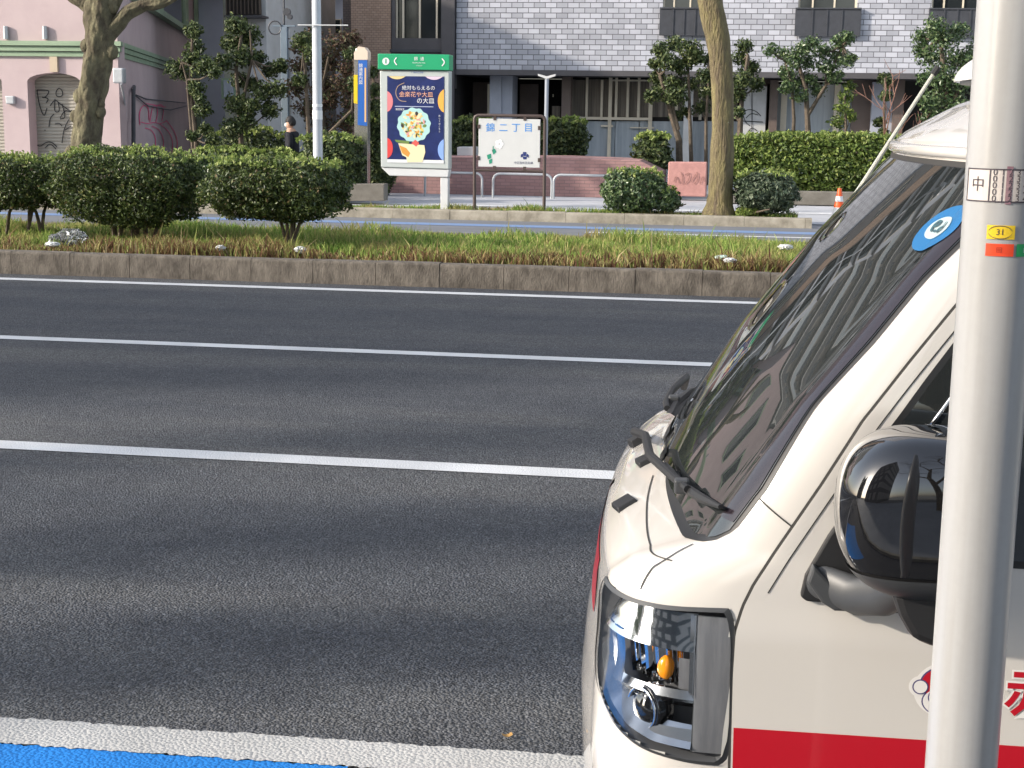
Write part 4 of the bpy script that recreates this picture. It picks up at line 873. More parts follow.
for a_ in range(5):
    x, y = 499.5 + 2.6 * cos(a_ * 1.257), 144 + 2.9 * sin(a_ * 1.257); dpoly('flower_emblem', [(x + 1.9 * cos(t), y + 2.0 * sin(t)) for t in np.linspace(0, 6.28, 10)[:-1]], -.0155 - .0003 * a_, fl)

# slim information pillar
Yt = 26.6; o = np.array([at(363, 183, Yt)[0], Yt, 0]); tp = empty('information_pillar', tuple(o), 0, 'slim mirror finished pillar with a blue and yellow panel, left of the green topped sign', 'sign')
def tp_(x, y): v = at(x, y, Yt) - o; return (v[0], v[2])
MB().prism([tp_(356, 196), tp_(369, 196), tp_(369, 52), tp_(366, 48), (tp_(360, 47)), tp_(357, 49), tp_(355.5, 54)], -.1, .1, 'y').build('body', mat('brushed_metal', (.55, .53, .50), .22, metal=.9), tp, bevel=.01)
MB().prism([tp_(355.7, 60), tp_(369.2, 60), tp_(369.2, 52), tp_(366, 47.6), tp_(360, 46.6), tp_(355.5, 53)], -.115, .115, 'y').build('cap', mat('cap_cream', (.70, .58, .46), .5), tp)
b1 = MB().prism([tp_(360, 60.5), tp_(368.8, 60.5), tp_(368.8, 126), tp_(359.5, 125)], -.125, -.101, 'y').build('panel', mat('panel_blue', (.02, .12, .45), .4), tp)
MB().prism([tp_(355.5, 75), tp_(359.3, 75), tp_(359.3, 104), tp_(355.5, 103)], -.125, -.101, 'y').build('side_panel', mat('panel_yellow', (.80, .55, .02), .4), tp)
MB().prism([tp_(366.3, 68), tp_(368, 68), tp_(368, 122), tp_(366.3, 122)], -.130, -.126, 'y').build('stripe', mat('stripe_tan', (.70, .45, .20), .4), b1)
for k, ch in enumerate('錦通案内図'): 
    v = tp_(362.5, 66 + 4.2 * k); text('lettering', ch, .075, lambda a_, b_: (v[0] + a_, -.128, v[1] + b_), M['white'], b1)

# poles
def pole(name, px, ptop, base, Y, r_, m, label, cat, zb=0):
    b_ = at(px, base, Y); r0__ = empty(name, (b_[0], Y, zb), 0, label, cat); return r0__, np.array([b_[0], Y, zb])
pr, po_ = pole('lamp_pole', 318.5, 0, 211, 23.0, .07, None, 'tall pale grey lamp pole standing behind the rightmost clipped median bush', 'pole', .12)
MB().tube([(0, 0, 0), (0, 0, 3.2), (0, 0, 8.5)], [.078, .070, .05], 20).build('shaft', mat('pole_paint', (.52, .55, .59), .4, var=.08, vscale=5), pr, smooth=True)
MB().tube([(0, 0, 0), (0, 0, .05)], .13, 20).build('base_plate', M['steel'], pr, smooth=True, angle=40)
zz = at(318, 25.5, 23)[2] - .12; MB().tube([(-.28, -.09, zz), (.53, -.09, zz)], .009, 8).build('banner_rod', M['casing_light'], pr, smooth=True)
for a_, b_ in ((104, 107), (110.5, 119.5)):
    za, zb_ = at(318, b_, 23)[2] - .12, at(318, a_, 23)[2] - .12; MB().tube([(0, 0, za), (0, 0, zb_)], .079, 20).build('sticker', M['white'], pr, smooth=True)
pts = [(0, 0, 8.4), (0, -.5, 9.0), (0, -1.6, 9.2)]; MB().tube(pts, [.05, .04, .035], 10).build('arm', M['steel'], pr, smooth=True); MB().box((-.14, -2.2, 9.12), (.14, -1.5, 9.26)).build('lantern', M['steel'], pr, bevel=.04)
pr, po_ = pole('utility_post', 288, 25, 195, 29.0, .07, None, 'blue grey square post with wires on its top bracket, behind the tall grey lamp pole', 'pole')
hgt = at(288, 27, 29)[2]
MB().box((-.095, -.07, 0), (.05, .07, hgt)).build('shaft', M['pole_blue'], pr, bevel=.01); MB().box((.0525, -.03, 0), (.095, .05, hgt - .05)).build('cable_duct', M['steel'], pr)
MB().box((-.26, -.05, hgt + .003), (.20, .05, hgt + .035)).build('bracket', M['pole_blue'], pr)
MB().tube([(-.20 + .13 * cos(t), -.06, hgt - .02 + .13 * sin(t)) for t in np.linspace(0, 6.3, 20)], .014, 6).build('cable_loop', M['grille'], pr, smooth=True)
for (x, y, r_) in ((287, 12, .075), (290, 17, .05)): v = at(x, y, 29) - np.array([po_[0], 29, 0]); mb = MB().tube([(v[0], -.04, v[2]), (v[0], .04, v[2])], r_, 12); mb.build('insulator', M['grille'], pr, smooth=True)
MB().tube([(-.03, 0, hgt), (-.03, 0, hgt + 3.0)], .02, 8).build('mast', M['grille'], pr, smooth=True)
pr, po_ = pole('garden_lamp', 545, 75, 190, 31.5, .03, None, 'slim pale lamp post with a Y shaped head, right of the district signboard', 'lamp')
hg = at(545, 78, 31.5)[2]; MB().tube([(0, 0, 0), (0, 0, hg)], .042, 12).build('shaft', mat('lamp_grey', (.36, .40, .45), .4), pr, smooth=True)
for s_ in (-1, 1): MB().prism([(0, hg - .02), (s_ * .18, hg + .04), (s_ * .19, hg + .085), (s_ * .0, hg + .035)], -.05, .05, 'y').build('lamp_head', M['casing_light'], pr)

# tiled wall, stone plaque, planter kerbs, hoop rails
def block(name, pts, Y, dy, m, label, cat, bev=.01):
    b_ = at(pts[0][0], pts[0][1], Y); o_ = np.array([b_[0], Y, 0]); q = [(lambda v: (v[0], v[2]))(at(x, y, Y) - o_) for x, y in pts]
    ob_ = MB().prism(q, 0, dy, 'y').build(name, m, None, bevel=bev); ob_.location = tuple(o_); return tag(ob_, label, cat)
block('tiled_wall', [(384, 197), (384, 157), (560, 157.5), (640, 160.5), (662, 172), (662, 199)], 29.6, 1.6, M['red_tile'], 'low red tiled planter wall behind the silver hoop rails', 'wall')
block('plinth_block', [(457, 162), (457, 147), (474, 147), (474, 162)], 31.0, .5, M['casing_light'], 'pale block on the red tiled wall, left of the district signboard', 'block')
M['plaque'] = mat('pink_stone', (.50, .26, .23), .8, base2=(.40, .20, .18), vscale=5, bump=.5, bscale=12)
block('stone_plaque', [(667, 196), (668.5, 162), (707, 162.3), (706, 197)], 29.0, .35, M['plaque'], 'pink stone plaque with faint carving, just left of the leaning mossy trunk', 'plaque', .02)
kk = mat('stone_kerb', (.20, .185, .16), .9, base2=(.13, .12, .10), vscale=4, bump=.3)
pq = bpy.data.objects[-1] if False else [o_ for o_ in bpy.data.objects if o_.name.startswith('stone_plaque')][0]; ov = np.array(pq.location)
cv = strokes([[(674, 182), (676, 175), (679, 183)], [(681, 172), (683, 178), (682, 184)], [(685, 175), (690, 172), (689, 180), (685, 184)], [(691, 182), (696, 174)], [(697, 172), (698, 180), (694, 184)], [(700, 184), (703, 175), (705, 182)]], 1.0, lambda x, y: at(x, y, 28.985) - ov).build('carving', mat('carving', (.30, .155, .135), .9), pq, recalc=False)
block('planter_edge', [(722, 203), (722, 190), (935, 194), (935, 208)], 28.2, .3, kk, 'low stone planter edge below the long yellow green hedge', 'planter')
block('planter_edge', [(-40, 203), (-40, 186), (384, 184), (384, 201)], 25.6, .3, kk, 'low stone planter edge below the dark shrubs on the left', 'planter')
def hoop(x0, x1, label):
    Y = 28.6; a_, b_ = at(x0, 195, Y), at(x1, 196, Y); o_ = np.array([a_[0], Y, 0]); w_ = b_[0] - a_[0]; h_ = .47; rr = .13
    pts = [(0, 0, 0), (0, 0, h_ - rr)] + [(rr - rr * cos(t), 0, h_ - rr + rr * sin(t)) for t in np.linspace(.3, pi / 2, 5)] + [(w_ - rr + rr * sin(t), 0, h_ - rr + rr * cos(t)) for t in np.linspace(0, 1.3, 5)] + [(w_, 0, h_ - rr), (w_, 0, 0)]
    t_ = MB().tube(pts, .024, 10).build('hoop_rail', M['steel'], None, smooth=True); t_.location = tuple(o_); return tag(t_, label, 'railing', 'silver hoop rails before the tiled wall')
hoop(425, 482, 'silver hoop rail passing behind the post of the green topped sign'); hoop(493, 551.5, 'silver hoop rail directly under the district signboard'); hoop(553.5, 612, 'silver hoop rail to the left of the rounded far kerb bush')

# traffic cone
cz = at(838, 222, 23.1); cn = empty('traffic_cone', (cz[0], 23.1, 0), 0, 'orange and white traffic cone beside the end of the far kerb', 'cone'); 
og_ = mat('cone_orange', (.80, .11, .02), .45); hc = .58
MB().box((-.16, -.16, 0), (.16, .16, .035)).build('base', og_, cn, bevel=.01)
def cr(z): return .125 - (.125 - .028) * (z / hc)
for z0_, z1_, m_ in ((.036, .17, og_), (.17, .29, M['white']), (.29, .38, og_), (.38, .46, M['white']), (.46, hc, og_)): MB().tube([(0, 0, z0_), (0, 0, z1_)], [cr(z0_), cr(z1_)], 20).build('band', m_, cn, smooth=True, angle=40)

# litter
def crumple(name, px, py, Y, z, dx, dy, dz, m, label, cat, seed=1, n=14):
    c = at(px, py, Y); rs = np.random.default_rng(seed); rows = []
    noise = rs.normal(0, .16, (n, 2 * n))
    for i in range(n):
        th = pi * i / (n - 1); row = []
        for j in range(2 * n + 1):
            k = 1 + noise[i, j % (2 * n)] * sin(th); ph_ = 2 * pi * j / (2 * n); row.append((dx * k * sin(th) * cos(ph_), dy * k * sin(th) * sin(ph_), dz + dz * k * cos(th)))
        rows.append(row)
    ob_ = MB().grid(rows).build(name, m, None, smooth=True, angle=25); ob_.location = (c[0], Y, z); return tag(ob_, label, cat)
clr = mat('clear_plastic', (.62, .64, .66), .2, trans=.85, spec=.6); wp = mat('white_litter', (.55, .56, .56), .5)
crumple('plastic_bag', 70, 222, 14.6, .22, .17, .12, .085, clr, 'large crumpled clear plastic bag in the grass beside the widest clipped bush', 'bag', 2)
crumple('plastic_bag', 54, 226, 14.5, .22, .06, .07, .06, clr, 'smaller crumpled plastic scrap touching the left side of the large clear bag', 'bag', 3)
crumple('litter', 52, 240, 14.05, .25, .07, .05, .025, wp, 'white crumpled litter on the grass by the kerb, below the large clear bag', 'litter', 4)
crumple('litter', 220, 239, 14.1, .25, .05, .04, .03, wp, 'pale litter in dry grass left of the rightmost clipped bush stem', 'litter', 5)
crumple('litter', 300, 240, 14.1, .25, .055, .04, .035, wp, 'white wadded litter in grass below the rightmost clipped bush', 'litter', 6)
crumple('litter', 730, 258, 14.05, .28, .06, .04, .025, wp, 'white litter in the median grass under the mossy trunk', 'litter', 7)
crumple('litter', 722, 252, 14.3, .28, .06, .04, .025, mat('mint_litter', (.45, .58, .52), .5), 'pale mint scrap of litter just above the white one in the grass', 'litter', 8)
crumple('litter', 786, 243, 15.6, .28, .07, .05, .03, wp, 'pale litter at the grass edge left of the truck windscreen', 'litter', 9)
b_ = gr(327, 282); bo = empty('plastic_bottle', (b_[0], b_[1], .035), 0, 'small crushed clear bottle lying against the median kerb', 'bottle')
MB().tube([(-.09, 0, 0), (-.085, 0, 0), (.02, 0, 0), (.05, 0, 0), (.06, 0, 0)], [.02, .03, .03, .015, .013], 14).build('body', clr, bo, smooth=True); MB().tube([(.061, 0, 0), (.078, 0, 0)], .015, 12).build('cap', mat('cap_white', (.7, .7, .7), .4), bo, smooth=True, angle=40)
lf = mat('fallen_leaf', (.35, .20, .06), .8)
for k, (px, py, lab) in enumerate([(507, 735, 'small brown dead leaf on the asphalt above the near white line')]):
    g = gr(px, py, .012); t_ = MB().grid([[(x * .014, y * .009, .006 * x * x) for y in (-1, -.3, .3, 1)] for x in (-1, -.5, 0, .5, 1)]).build('dead_leaf', lf, None, smooth=True); t_.location = (g[0], g[1], .010); t_.rotation_euler.z = .4; tag(t_, lab, 'leaf')

# ---------------------------------------------------------------- the person behind the shrubs
def skin_body(name, verts, edges, rad, m, parent, sub=2):
    me = bpy.data.meshes.new(name); me.from_pydata(verts, edges, []); o_ = bpy.data.objects.new(name, me); col.objects.link(o_)
    sk = o_.modifiers.new('skin', 'SKIN'); sk.use_smooth_shade = True
    for i, r_ in enumerate(rad):
        r_ = r_ if hasattr(r_, '__len__') else (r_, r_); me.skin_vertices[0].data[i].radius = r_
    me.skin_vertices[0].data[0].use_root = True
    sb = o_.modifiers.new('sub', 'SUBSURF'); sb.levels = sub; sb.render_levels = sub
    bpy.context.view_layer.update()
    m2_ = bpy.data.meshes.new_from_object(o_.evaluated_get(bpy.context.evaluated_depsgraph_get())); o_.modifiers.clear(); o_.data = m2_; bpy.data.meshes.remove(me); m2_.name = name
    m2_.materials.clear(); m2_.materials.append(m)
    for p in m2_.polygons: p.use_smooth = True
    if parent: o_.parent = parent
    return o_
Yp = 26.9; pc_ = at(292, 124, Yp); skin = mat('skin', (.50, .30, .21), .6); coat = mat('dark_coat', (.012, .013, .022), .85, var=.2); trou = mat('dark_trousers', (.02, .02, .024), .85)
pe = empty('person', (pc_[0], Yp, 0), 0, 'person in a dark coat and white mask walking left behind the shrubs', 'person')
hH = 1.50; k_ = hH / 1.70
def sv(l): return [(x * k_, y * k_, z * k_) for x, y, z in l]
V_ = sv([(0, 0, .92), (0, 0, 1.10), (-.01, 0, 1.28), (-.02, 0, 1.40), (-.035, 0, 1.47), (-.05, 0, 1.55), (-.05, 0, 1.63),
         (-.01, -.18, 1.38), (.03, -.22, 1.12), (-.08, -.2, .92), (-.11, -.19, .84), (-.01, .18, 1.38), (-.04, .22, 1.12), (-.16, .2, .95), (-.19, .19, .87),
         (0, -.09, .88), (-.10, -.09, .48), (-.06, -.09, .08), (-.20, -.09, .04), (0, .09, .88), (.08, .09, .48), (.22, .09, .10), (.12, .09, .04)])
E_ = [(0, 1), (1, 2), (2, 3), (3, 4), (4, 5), (5, 6), (3, 7), (7, 8), (8, 9), (9, 10), (3, 11), (11, 12), (12, 13), (13, 14), (0, 15), (15, 16), (16, 17), (17, 18), (0, 19), (19, 20), (20, 21), (21, 22)]
Rr_ = [.12, .12, .13, .10, .05, .085, .08, .06, .045, .035, .03, .06, .045, .035, .03, .085, .06, .04, .035, .085, .06, .04, .035]
body = skin_body('body', V_, E_, [r_ * k_ for r_ in Rr_], skin, pe)
V2 = sv([(0, 0, .80), (0, 0, 1.10), (-.01, 0, 1.28), (-.015, 0, 1.42), (-.01, -.18, 1.38), (.03, -.225, 1.12), (-.07, -.205, .95), (-.01, .18, 1.38), (-.04, .225, 1.12), (-.15, .205, .98)])
skin_body('coat', V2, [(0, 1), (1, 2), (2, 3), (3, 4), (4, 5), (5, 6), (3, 7), (7, 8), (8, 9)], [r_ * k_ for r_ in (.17, .155, .165, .11, .085, .065, .055, .085, .065, .055)], coat, pe)
V3 = sv([(0, 0, .90), (0, -.09, .86), (-.10, -.09, .48), (-.06, -.09, .12), (0, .09, .86), (.08, .09, .48), (.21, .09, .13)])
skin_body('trousers', V3, [(0, 1), (1, 2), (2, 3), (0, 4), (4, 5), (5, 6)], [r_ * k_ for r_ in (.13, .105, .08, .06, .105, .08, .06)], trou, pe)
def blob(name, c, r_, m, parent, zlo=-1, n=14, fn=None):
    rows = []
    for i in range(n):
        z = 1 - (1 - zlo) * i / (n - 1); s_ = sqrt(max(0, 1 - z * z)); rows.append([(c[0] + r_[0] * s_ * cos(t), c[1] + r_[1] * s_ * sin(t), c[2] + r_[2] * z) for t in np.linspace(0, 2 * pi, 19)])
    return MB().grid(rows).build(name, m, parent, smooth=True, angle=0)
hz = 1.60 * k_
blob('hair', (-.035 * k_, 0, hz + .015), (.105 * k_, .095 * k_, .115 * k_), mat('black_hair', (.012, .011, .012), .7), pe, -.15)
blob('hair', (.0 * k_, 0, hz - .005), (.085 * k_, .09 * k_, .10 * k_), mat('hair_back', (.012, .011, .012), .7), pe, -.7)
blob('mask', (-.115 * k_, 0, hz - .055), (.04, .058, .045), M['white'], pe)
for s_ in (-1, 1): blob('shoe', ((-.15 if s_ < 0 else .15) * k_, s_ * .09 * k_, .045), (.13, .05, .045), trou, pe)
#END4
# ---------------------------------------------------------------- the truck
TAB[8, 5] = .003; 
for k_i, ins_ in ((6, .005), (7, .007), (8, .009), (9, .011), (10, .013)): TAB[k_i, 5] = ins_
TAB[0:5, 1] += .024; TAB[5, 1] += .014; TAB[6, 1] += .004; TAB[0:5, 3] -= .014; TAB[5, 3] -= .008
M['paint'] = mat('cream_paint', (.605, .578, .538), .25, coat=1, coat_r=.03, spec=.5)
M['gap'] = mat('panel_gap', (.03, .028, .026), .7)
M['rubber'] = mat('black_rubber', (.015, .015, .016), .5)
M['trim'] = mat('grey_plastic', (.055, .058, .062), .45, var=.1, vscale=30)
M['chrome'] = mat('chrome', (.80, .81, .83), .06, metal=1)
M['satin'] = mat('satin_chrome', (.55, .56, .58), .22, metal=1)
M['truck_red'] = mat('red_film', (.46, .004, .016), .3, coat=.6, coat_r=.05)
M['screen'] = mat('windscreen_glass', (.018, .021, .022), .015, spec=.85, coat=.0)
M['frit'] = mat('screen_border', (.022, .017, .022), .12)
M['black_gloss'] = mat('black_gloss', (.006, .006, .007), .03, spec=.7, coat=1, coat_r=.01)
M['amber'] = mat('amber_bulb', (.90, .30, .01), .15, coat=.5)
M['lens_grey'] = mat('lens_grey', (.20, .20, .21), .3, base2=(.14, .14, .15), vscale=60, stretch=(1, 1, .1), coat=.8)
M['tyre'] = mat('tyre', (.02, .02, .02), .8)
def glass_mat(name, tint, refl=1.0):
    m = bpy.data.materials.new(name); m.use_nodes = True; n = m.node_tree.nodes; l = m.node_tree.links; n.remove(n['Principled BSDF'])
    t = n.new('ShaderNodeBsdfTransparent'); t.inputs[0].default_value = (*tint, 1); g = n.new('ShaderNodeBsdfGlossy'); g.inputs['Roughness'].default_value = .10
    f = n.new('ShaderNodeFresnel'); f.inputs[0].default_value = 1.30; mu = n.new('ShaderNodeMath'); mu.operation = 'MULTIPLY'; mu.inputs[1].default_value = .35; l.new(f.outputs[0], mu.inputs[0]); mx = n.new('ShaderNodeMixShader'); l.new(mu.outputs[0], mx.inputs[0]); l.new(t.outputs[0], mx.inputs[1]); l.new(g.outputs[0], mx.inputs[2]); l.new(mx.outputs[0], n['Material Output'].inputs[0]); return m
M['lens'] = glass_mat('clear_lens', (.93, .95, .96))

tr = empty('small_truck', tuple(TORG), TRUCK_YAW, 'cream small delivery truck with a red stripe parked at the kerb', 'truck')
def rar(w):
    r_ = ring(w); return r_, np.concatenate([[0], np.cumsum(np.hypot(*np.diff(r_, axis=0).T))])
HL = np.array([(1.287, .869), (1.33, .867), (1.40, .862), (1.46, .8615), (1.515, .866), (1.56, .870), (1.60, .858), (1.62, .82), (1.615, .76), (1.59, .71), (1.56, .68), (1.527, .656), (1.487, .630), (1.437, .611), (1.352, .602), (1.283, .603)])
def resample(P, n, closed=True, smooth=2):
    P = np.array(P, float)
    for _ in range(smooth):
        Q = np.roll(P, -1, 0); P = np.stack([P * .8 + Q * .2, P * .2 + Q * .8], 1).reshape(-1, 2)
    P2 = np.vstack([P, P[:1]]); d = np.concatenate([[0], np.cumsum(np.hypot(*np.diff(P2, axis=0).T))]); t = np.linspace(0, d[-1], n + 1)[:-1]
    return np.stack([np.interp(t, d, P2[:, 0]), np.interp(t, d, P2[:, 1])], 1)
HB_ = resample(HL, 110); HC = np.array([1.44, .735])
def inside(p, poly):
    x, y = p; c = False; n = len(poly); j = n - 1
    for i in range(n):
        if (poly[i][1] > y) != (poly[j][1] > y) and x < (poly[j][0] - poly[i][0]) * (y - poly[i][1]) / (poly[j][1] - poly[i][1]) + poly[i][0]: c = not c
        j = i
    return c
hole = HC + (HB_ - HC) * .985
# cab shell
ws = sorted(set([round(x, 4) for x in list(np.linspace(.28, .58, 8)) + list(np.arange(.59, .985, .0075)) + list(np.linspace(.99, 1.605, 32)) + list(np.linspace(1.61, 1.775, 16))]))
rows = []; arcs = []
for w_ in ws:
    r_, a_ = rar(w_); near = [(u, v, w_) for u, v in r_]; farh = [(u, 2 * VC - v, w_) for u, v in r_[::-1][1:]]; rows.append(near + farh); arcs.append(list(a_) + list(a_[::-1][1:]))
mb = MB(); k0 = 0; n_, m_ = len(rows), len(rows[0])
for r_ in rows: mb.v += [tuple(map(float, p)) for p in r_]
for i in range(n_ - 1):
    for j in range(m_ - 1):
        s_ = (arcs[i][j] + arcs[i][j + 1]) / 2; w_ = (ws[i] + ws[i + 1]) / 2
        if .58 < w_ < .9 and inside((s_, w_), hole): continue
        mb.f.append((i * m_ + j, i * m_ + j + 1, (i + 1) * m_ + j + 1, (i + 1) * m_ + j))
for i in range(n_ - 1): mb.f.append((i * m_, (i + 1) * m_, (i + 1) * m_ + m_ - 1, i * m_ + m_ - 1))          # rear wall
mb.f.append(tuple((n_ - 1) * m_ + j for j in range(m_))); mb.f.append(tuple(range(m_))[::-1])
body = mb.build('cab', M['paint'], tr, smooth=True, angle=50)

def mir(p): return np.array([p[0], 2 * VC - p[1], p[2]])
def ribbon(pts, wd, off, fn, name, m, parent, both=False):
    """flat strip lying on the surface along pts in (a, w) coordinates"""
    P = np.array(pts, float)
    for _ in range(3):
        q = [P[0]]
        for a_, b_ in zip(P[:-1], P[1:]): q += [a_ * .75 + b_ * .25, a_ * .25 + b_ * .75]
        P = np.array(q + [P[-1]])
    X = np.array([fn(a_, w_, off) for a_, w_ in P]); mb = MB(); L_, R_ = [], []
    for i, (a_, w_) in enumerate(P):
        d = X[min(i + 1, len(X) - 1)] - X[max(i - 1, 0)]; d /= np.linalg.norm(d) + 1e-9
        nn = fn(a_, w_, off + .01) - X[i]; sd_ = np.cross(d, nn); sd_ /= np.linalg.norm(sd_) + 1e-9; L_.append(X[i] + sd_ * wd / 2); R_.append(X[i] - sd_ * wd / 2)
    mb.grid([L_, R_])
    return mb.build(name, m, parent, recalc=False, smooth=True, angle=0)

# windscreen
def wbot(v):
    vv = min(v, 2 * VC - v); return np.interp(vv, [.035, .045, .06, .08, .128, .33, .66, .7375], [1.02, .99, .972, .963, .955, .962, .973, .975])
def vedge(w): return np.interp(w, [.95, 1.06, 1.17, 1.30, 1.46, 1.568], [.05, .042, .052, .058, .078, .10])
def screen(grow, off, name, m, top=1.566):
    G_ = []; nq, npp = 46, 60
    for i in range(nq + 1):
        q = i / nq; row = []
        for j in range(npp + 1):
            p = j / npp; p = .5 - .5 * cos(pi * p); w_ = .98 + (top - .98) * q
            for _ in range(3):
                ve = vedge(w_) - grow; v = ve + (2 * VC - 2 * ve) * p; wb = wbot(v) - grow * 1.2; w_ = wb + (top + grow - wb) * q
            row.append(Fr(v, w_, off))
        G_.append(row)
    return MB().grid(G_).build(name, m, tr, recalc=False, smooth=True, angle=0)
gs = screen(.006, .0012, 'screen_seal', M['rubber'])
wsn = screen(0, .003, 'windscreen', M['screen'])
def bandpatch(fa, fb, ts, off, name, m, parent, n=5):
    return MB().grid([[Fr(*(np.array(fa(t)) * (1 - k / n) + np.array(fb(t)) * k / n), off) for k in range(n + 1)] for t in ts]).build(name, m, parent, recalc=False, smooth=True, angle=0)
bandpatch(lambda w_: (vedge(w_) + .002, w_), lambda w_: (vedge(w_) + .034, w_), np.linspace(1.0, 1.564, 30), .0042, 'screen_border', M['frit'], wsn)
bandpatch(lambda w_: (2 * VC - vedge(w_) - .002, w_), lambda w_: (2 * VC - vedge(w_) - .034, w_), np.linspace(1.0, 1.564, 30), .0042, 'screen_border', M['frit'], wsn)
# round blue sticker with a pale ring inside, near the pillar
def sticker(c, ra, rb, off, name, m, parent, n=30):
    return MB().grid([[Fr(c[0] + ra * q * cos(t), c[1] + rb * q * sin(t), off) for t in np.linspace(0, 2 * pi, n + 1)] for q in (.01, .25, .5, .75, 1)]).build(name, m, parent, recalc=False)
sb = mat('sticker_blue', (.01, .12, .30), .35); sw = mat('sticker_white', (.38, .47, .48), .35); dk = mat('sticker_mark', (.04, .10, .12), .4)
sc_ = (.155, 1.472); st = sticker(sc_, .056, .037, .0056, 'sticker', sb, wsn); sticker(sc_, .034, .018, .0064, 'sticker_ring', sw, st); 
text('lettering', '6.9', .032, lambda a_, b_: Fr(sc_[0] + a_ * 1.1, sc_[1] + b_ * .8, .0086), dk, st, .001)
# inspection label and mirror stalk seen through the glass are not readable; roof lip and visor
MB().tube([Fr(v, 1.590, .004) for v in np.linspace(.13, 2 * VC - .13, 40)], .011, 8).build('roof_lip', M['paint'], tr, smooth=True, angle=0)
ribbon([(v, 1.572) for v in np.linspace(.11, 2 * VC - .11, 20)], .010, .0035, Fr, 'roof_gap', M['gap'], tr)
# seams on the nose and pillar
for pts, fn in (([(.545, .950), (.36, .938), (.20, .928), (.10, .925), (.055, .928)], Fr), ([(.045, .880), (.056, .905), (.062, .926), (.079, .951)], Fr)): ribbon(pts, .0028, .0014, fn, 'panel_seam', M['gap'], tr)
ribbon([(.030, 1.056), (.05, 1.040), (.078, 1.020), (.095, 1.008)], .0024, .0014, Sd, 'panel_seam', M['gap'], tr)
# small black caps on the nose
def tab(v, w_, a, b, rot, name, m, off=.006):
    c = Fr(v, w_); e1 = Fr(v + .01, w_) - c; e2 = Fr(v, w_ + .01) - c; e1 /= np.linalg.norm(e1); nn = Fr(v, w_, .01) - c; nn /= np.linalg.norm(nn); e2 = np.cross(nn, e1)
    f1 = e1 * cos(rot) + e2 * sin(rot); f2 = np.cross(nn, f1); P = []
    for h_ in (-.002, off):
        for x, y in ((-a, -b), (a, -b), (a, b), (-a, b)): P.append(c + f1 * x * (1 if h_ < 0 else .9) + f2 * y * (1 if h_ < 0 else .85) + nn * h_)
    return MB().add(P, [(0, 3, 2, 1), (4, 5, 6, 7), (0, 1, 5, 4), (1, 2, 6, 5), (2, 3, 7, 6), (3, 0, 4, 7)]).build(name, m, tr, bevel=.002)
tab(.957, .925, .034, .024, .3, 'pivot_cap', M['rubber'], .016); tab(.694, .942, .034, .018, .2, 'washer_nozzle', M['rubber'], .010); tab(.441, .918, .034, .022, .2, 'washer_nozzle', M['rubber'], .008)
# cowl strip and wipers
ribbon([(.62, .968), (.72, .9705), (.9, .969), (1.1, .962), (1.36, .955)], .028, .005, Fr, 'cowl_strip', M['rubber'], tr)
def wiper(path_arm, path_blade, label=None):
    a_ = MB().tube([Fr(v, w_, o_) for v, w_, o_ in path_arm], [.010, .0095, .009, .008, .007][:len(path_arm)], 8).build('wiper_arm', M['rubber'], tr, smooth=True)
    P = [Fr(v, w_, .020) for v, w_ in path_blade]; b_ = MB().tube(P, [.004] + [.0085] * (len(P) - 2) + [.004], 6).build('blade', M['rubber'], a_, smooth=True)
    MB().grid([[Fr(v, w_, .018) for v, w_ in path_blade], [Fr(v, w_, .004) for v, w_ in path_blade]]).build('blade_rubber', M['rubber'], a_, recalc=False)
    c = (np.array(P[len(P) // 2]) + Fr(*path_blade[len(P) // 2], .034)) / 2; MB().box(c - .013, c + .013).build('clip', M['trim'], a_, bevel=.004)
wiper([(.93, .928, .030), (.74, .95, .042), (.52, .975, .045), (.34, .99, .036), (.22, .996, .028)], [(.46, .985), (.36, .987), (.26, .992), (.16, 1.0), (.07, 1.012)])
wiper([(1.40, .940, .035), (1.36, .95, .060), (1.20, .972, .055), (1.02, .985, .040), (.95, .99, .030)], [(1.36, .975), (1.2, .985), (1.05, .99), (.9, .995), (.72, 1.0)])
# red patch on the front face
MB().grid([[Fr(v, w_, .002) for v in np.linspace(.32, 1.15, 24)] for w_ in np.linspace(.74, .842, 6)]).build('front_stripe', M['truck_red'], tr, recalc=False, smooth=True, angle=0)

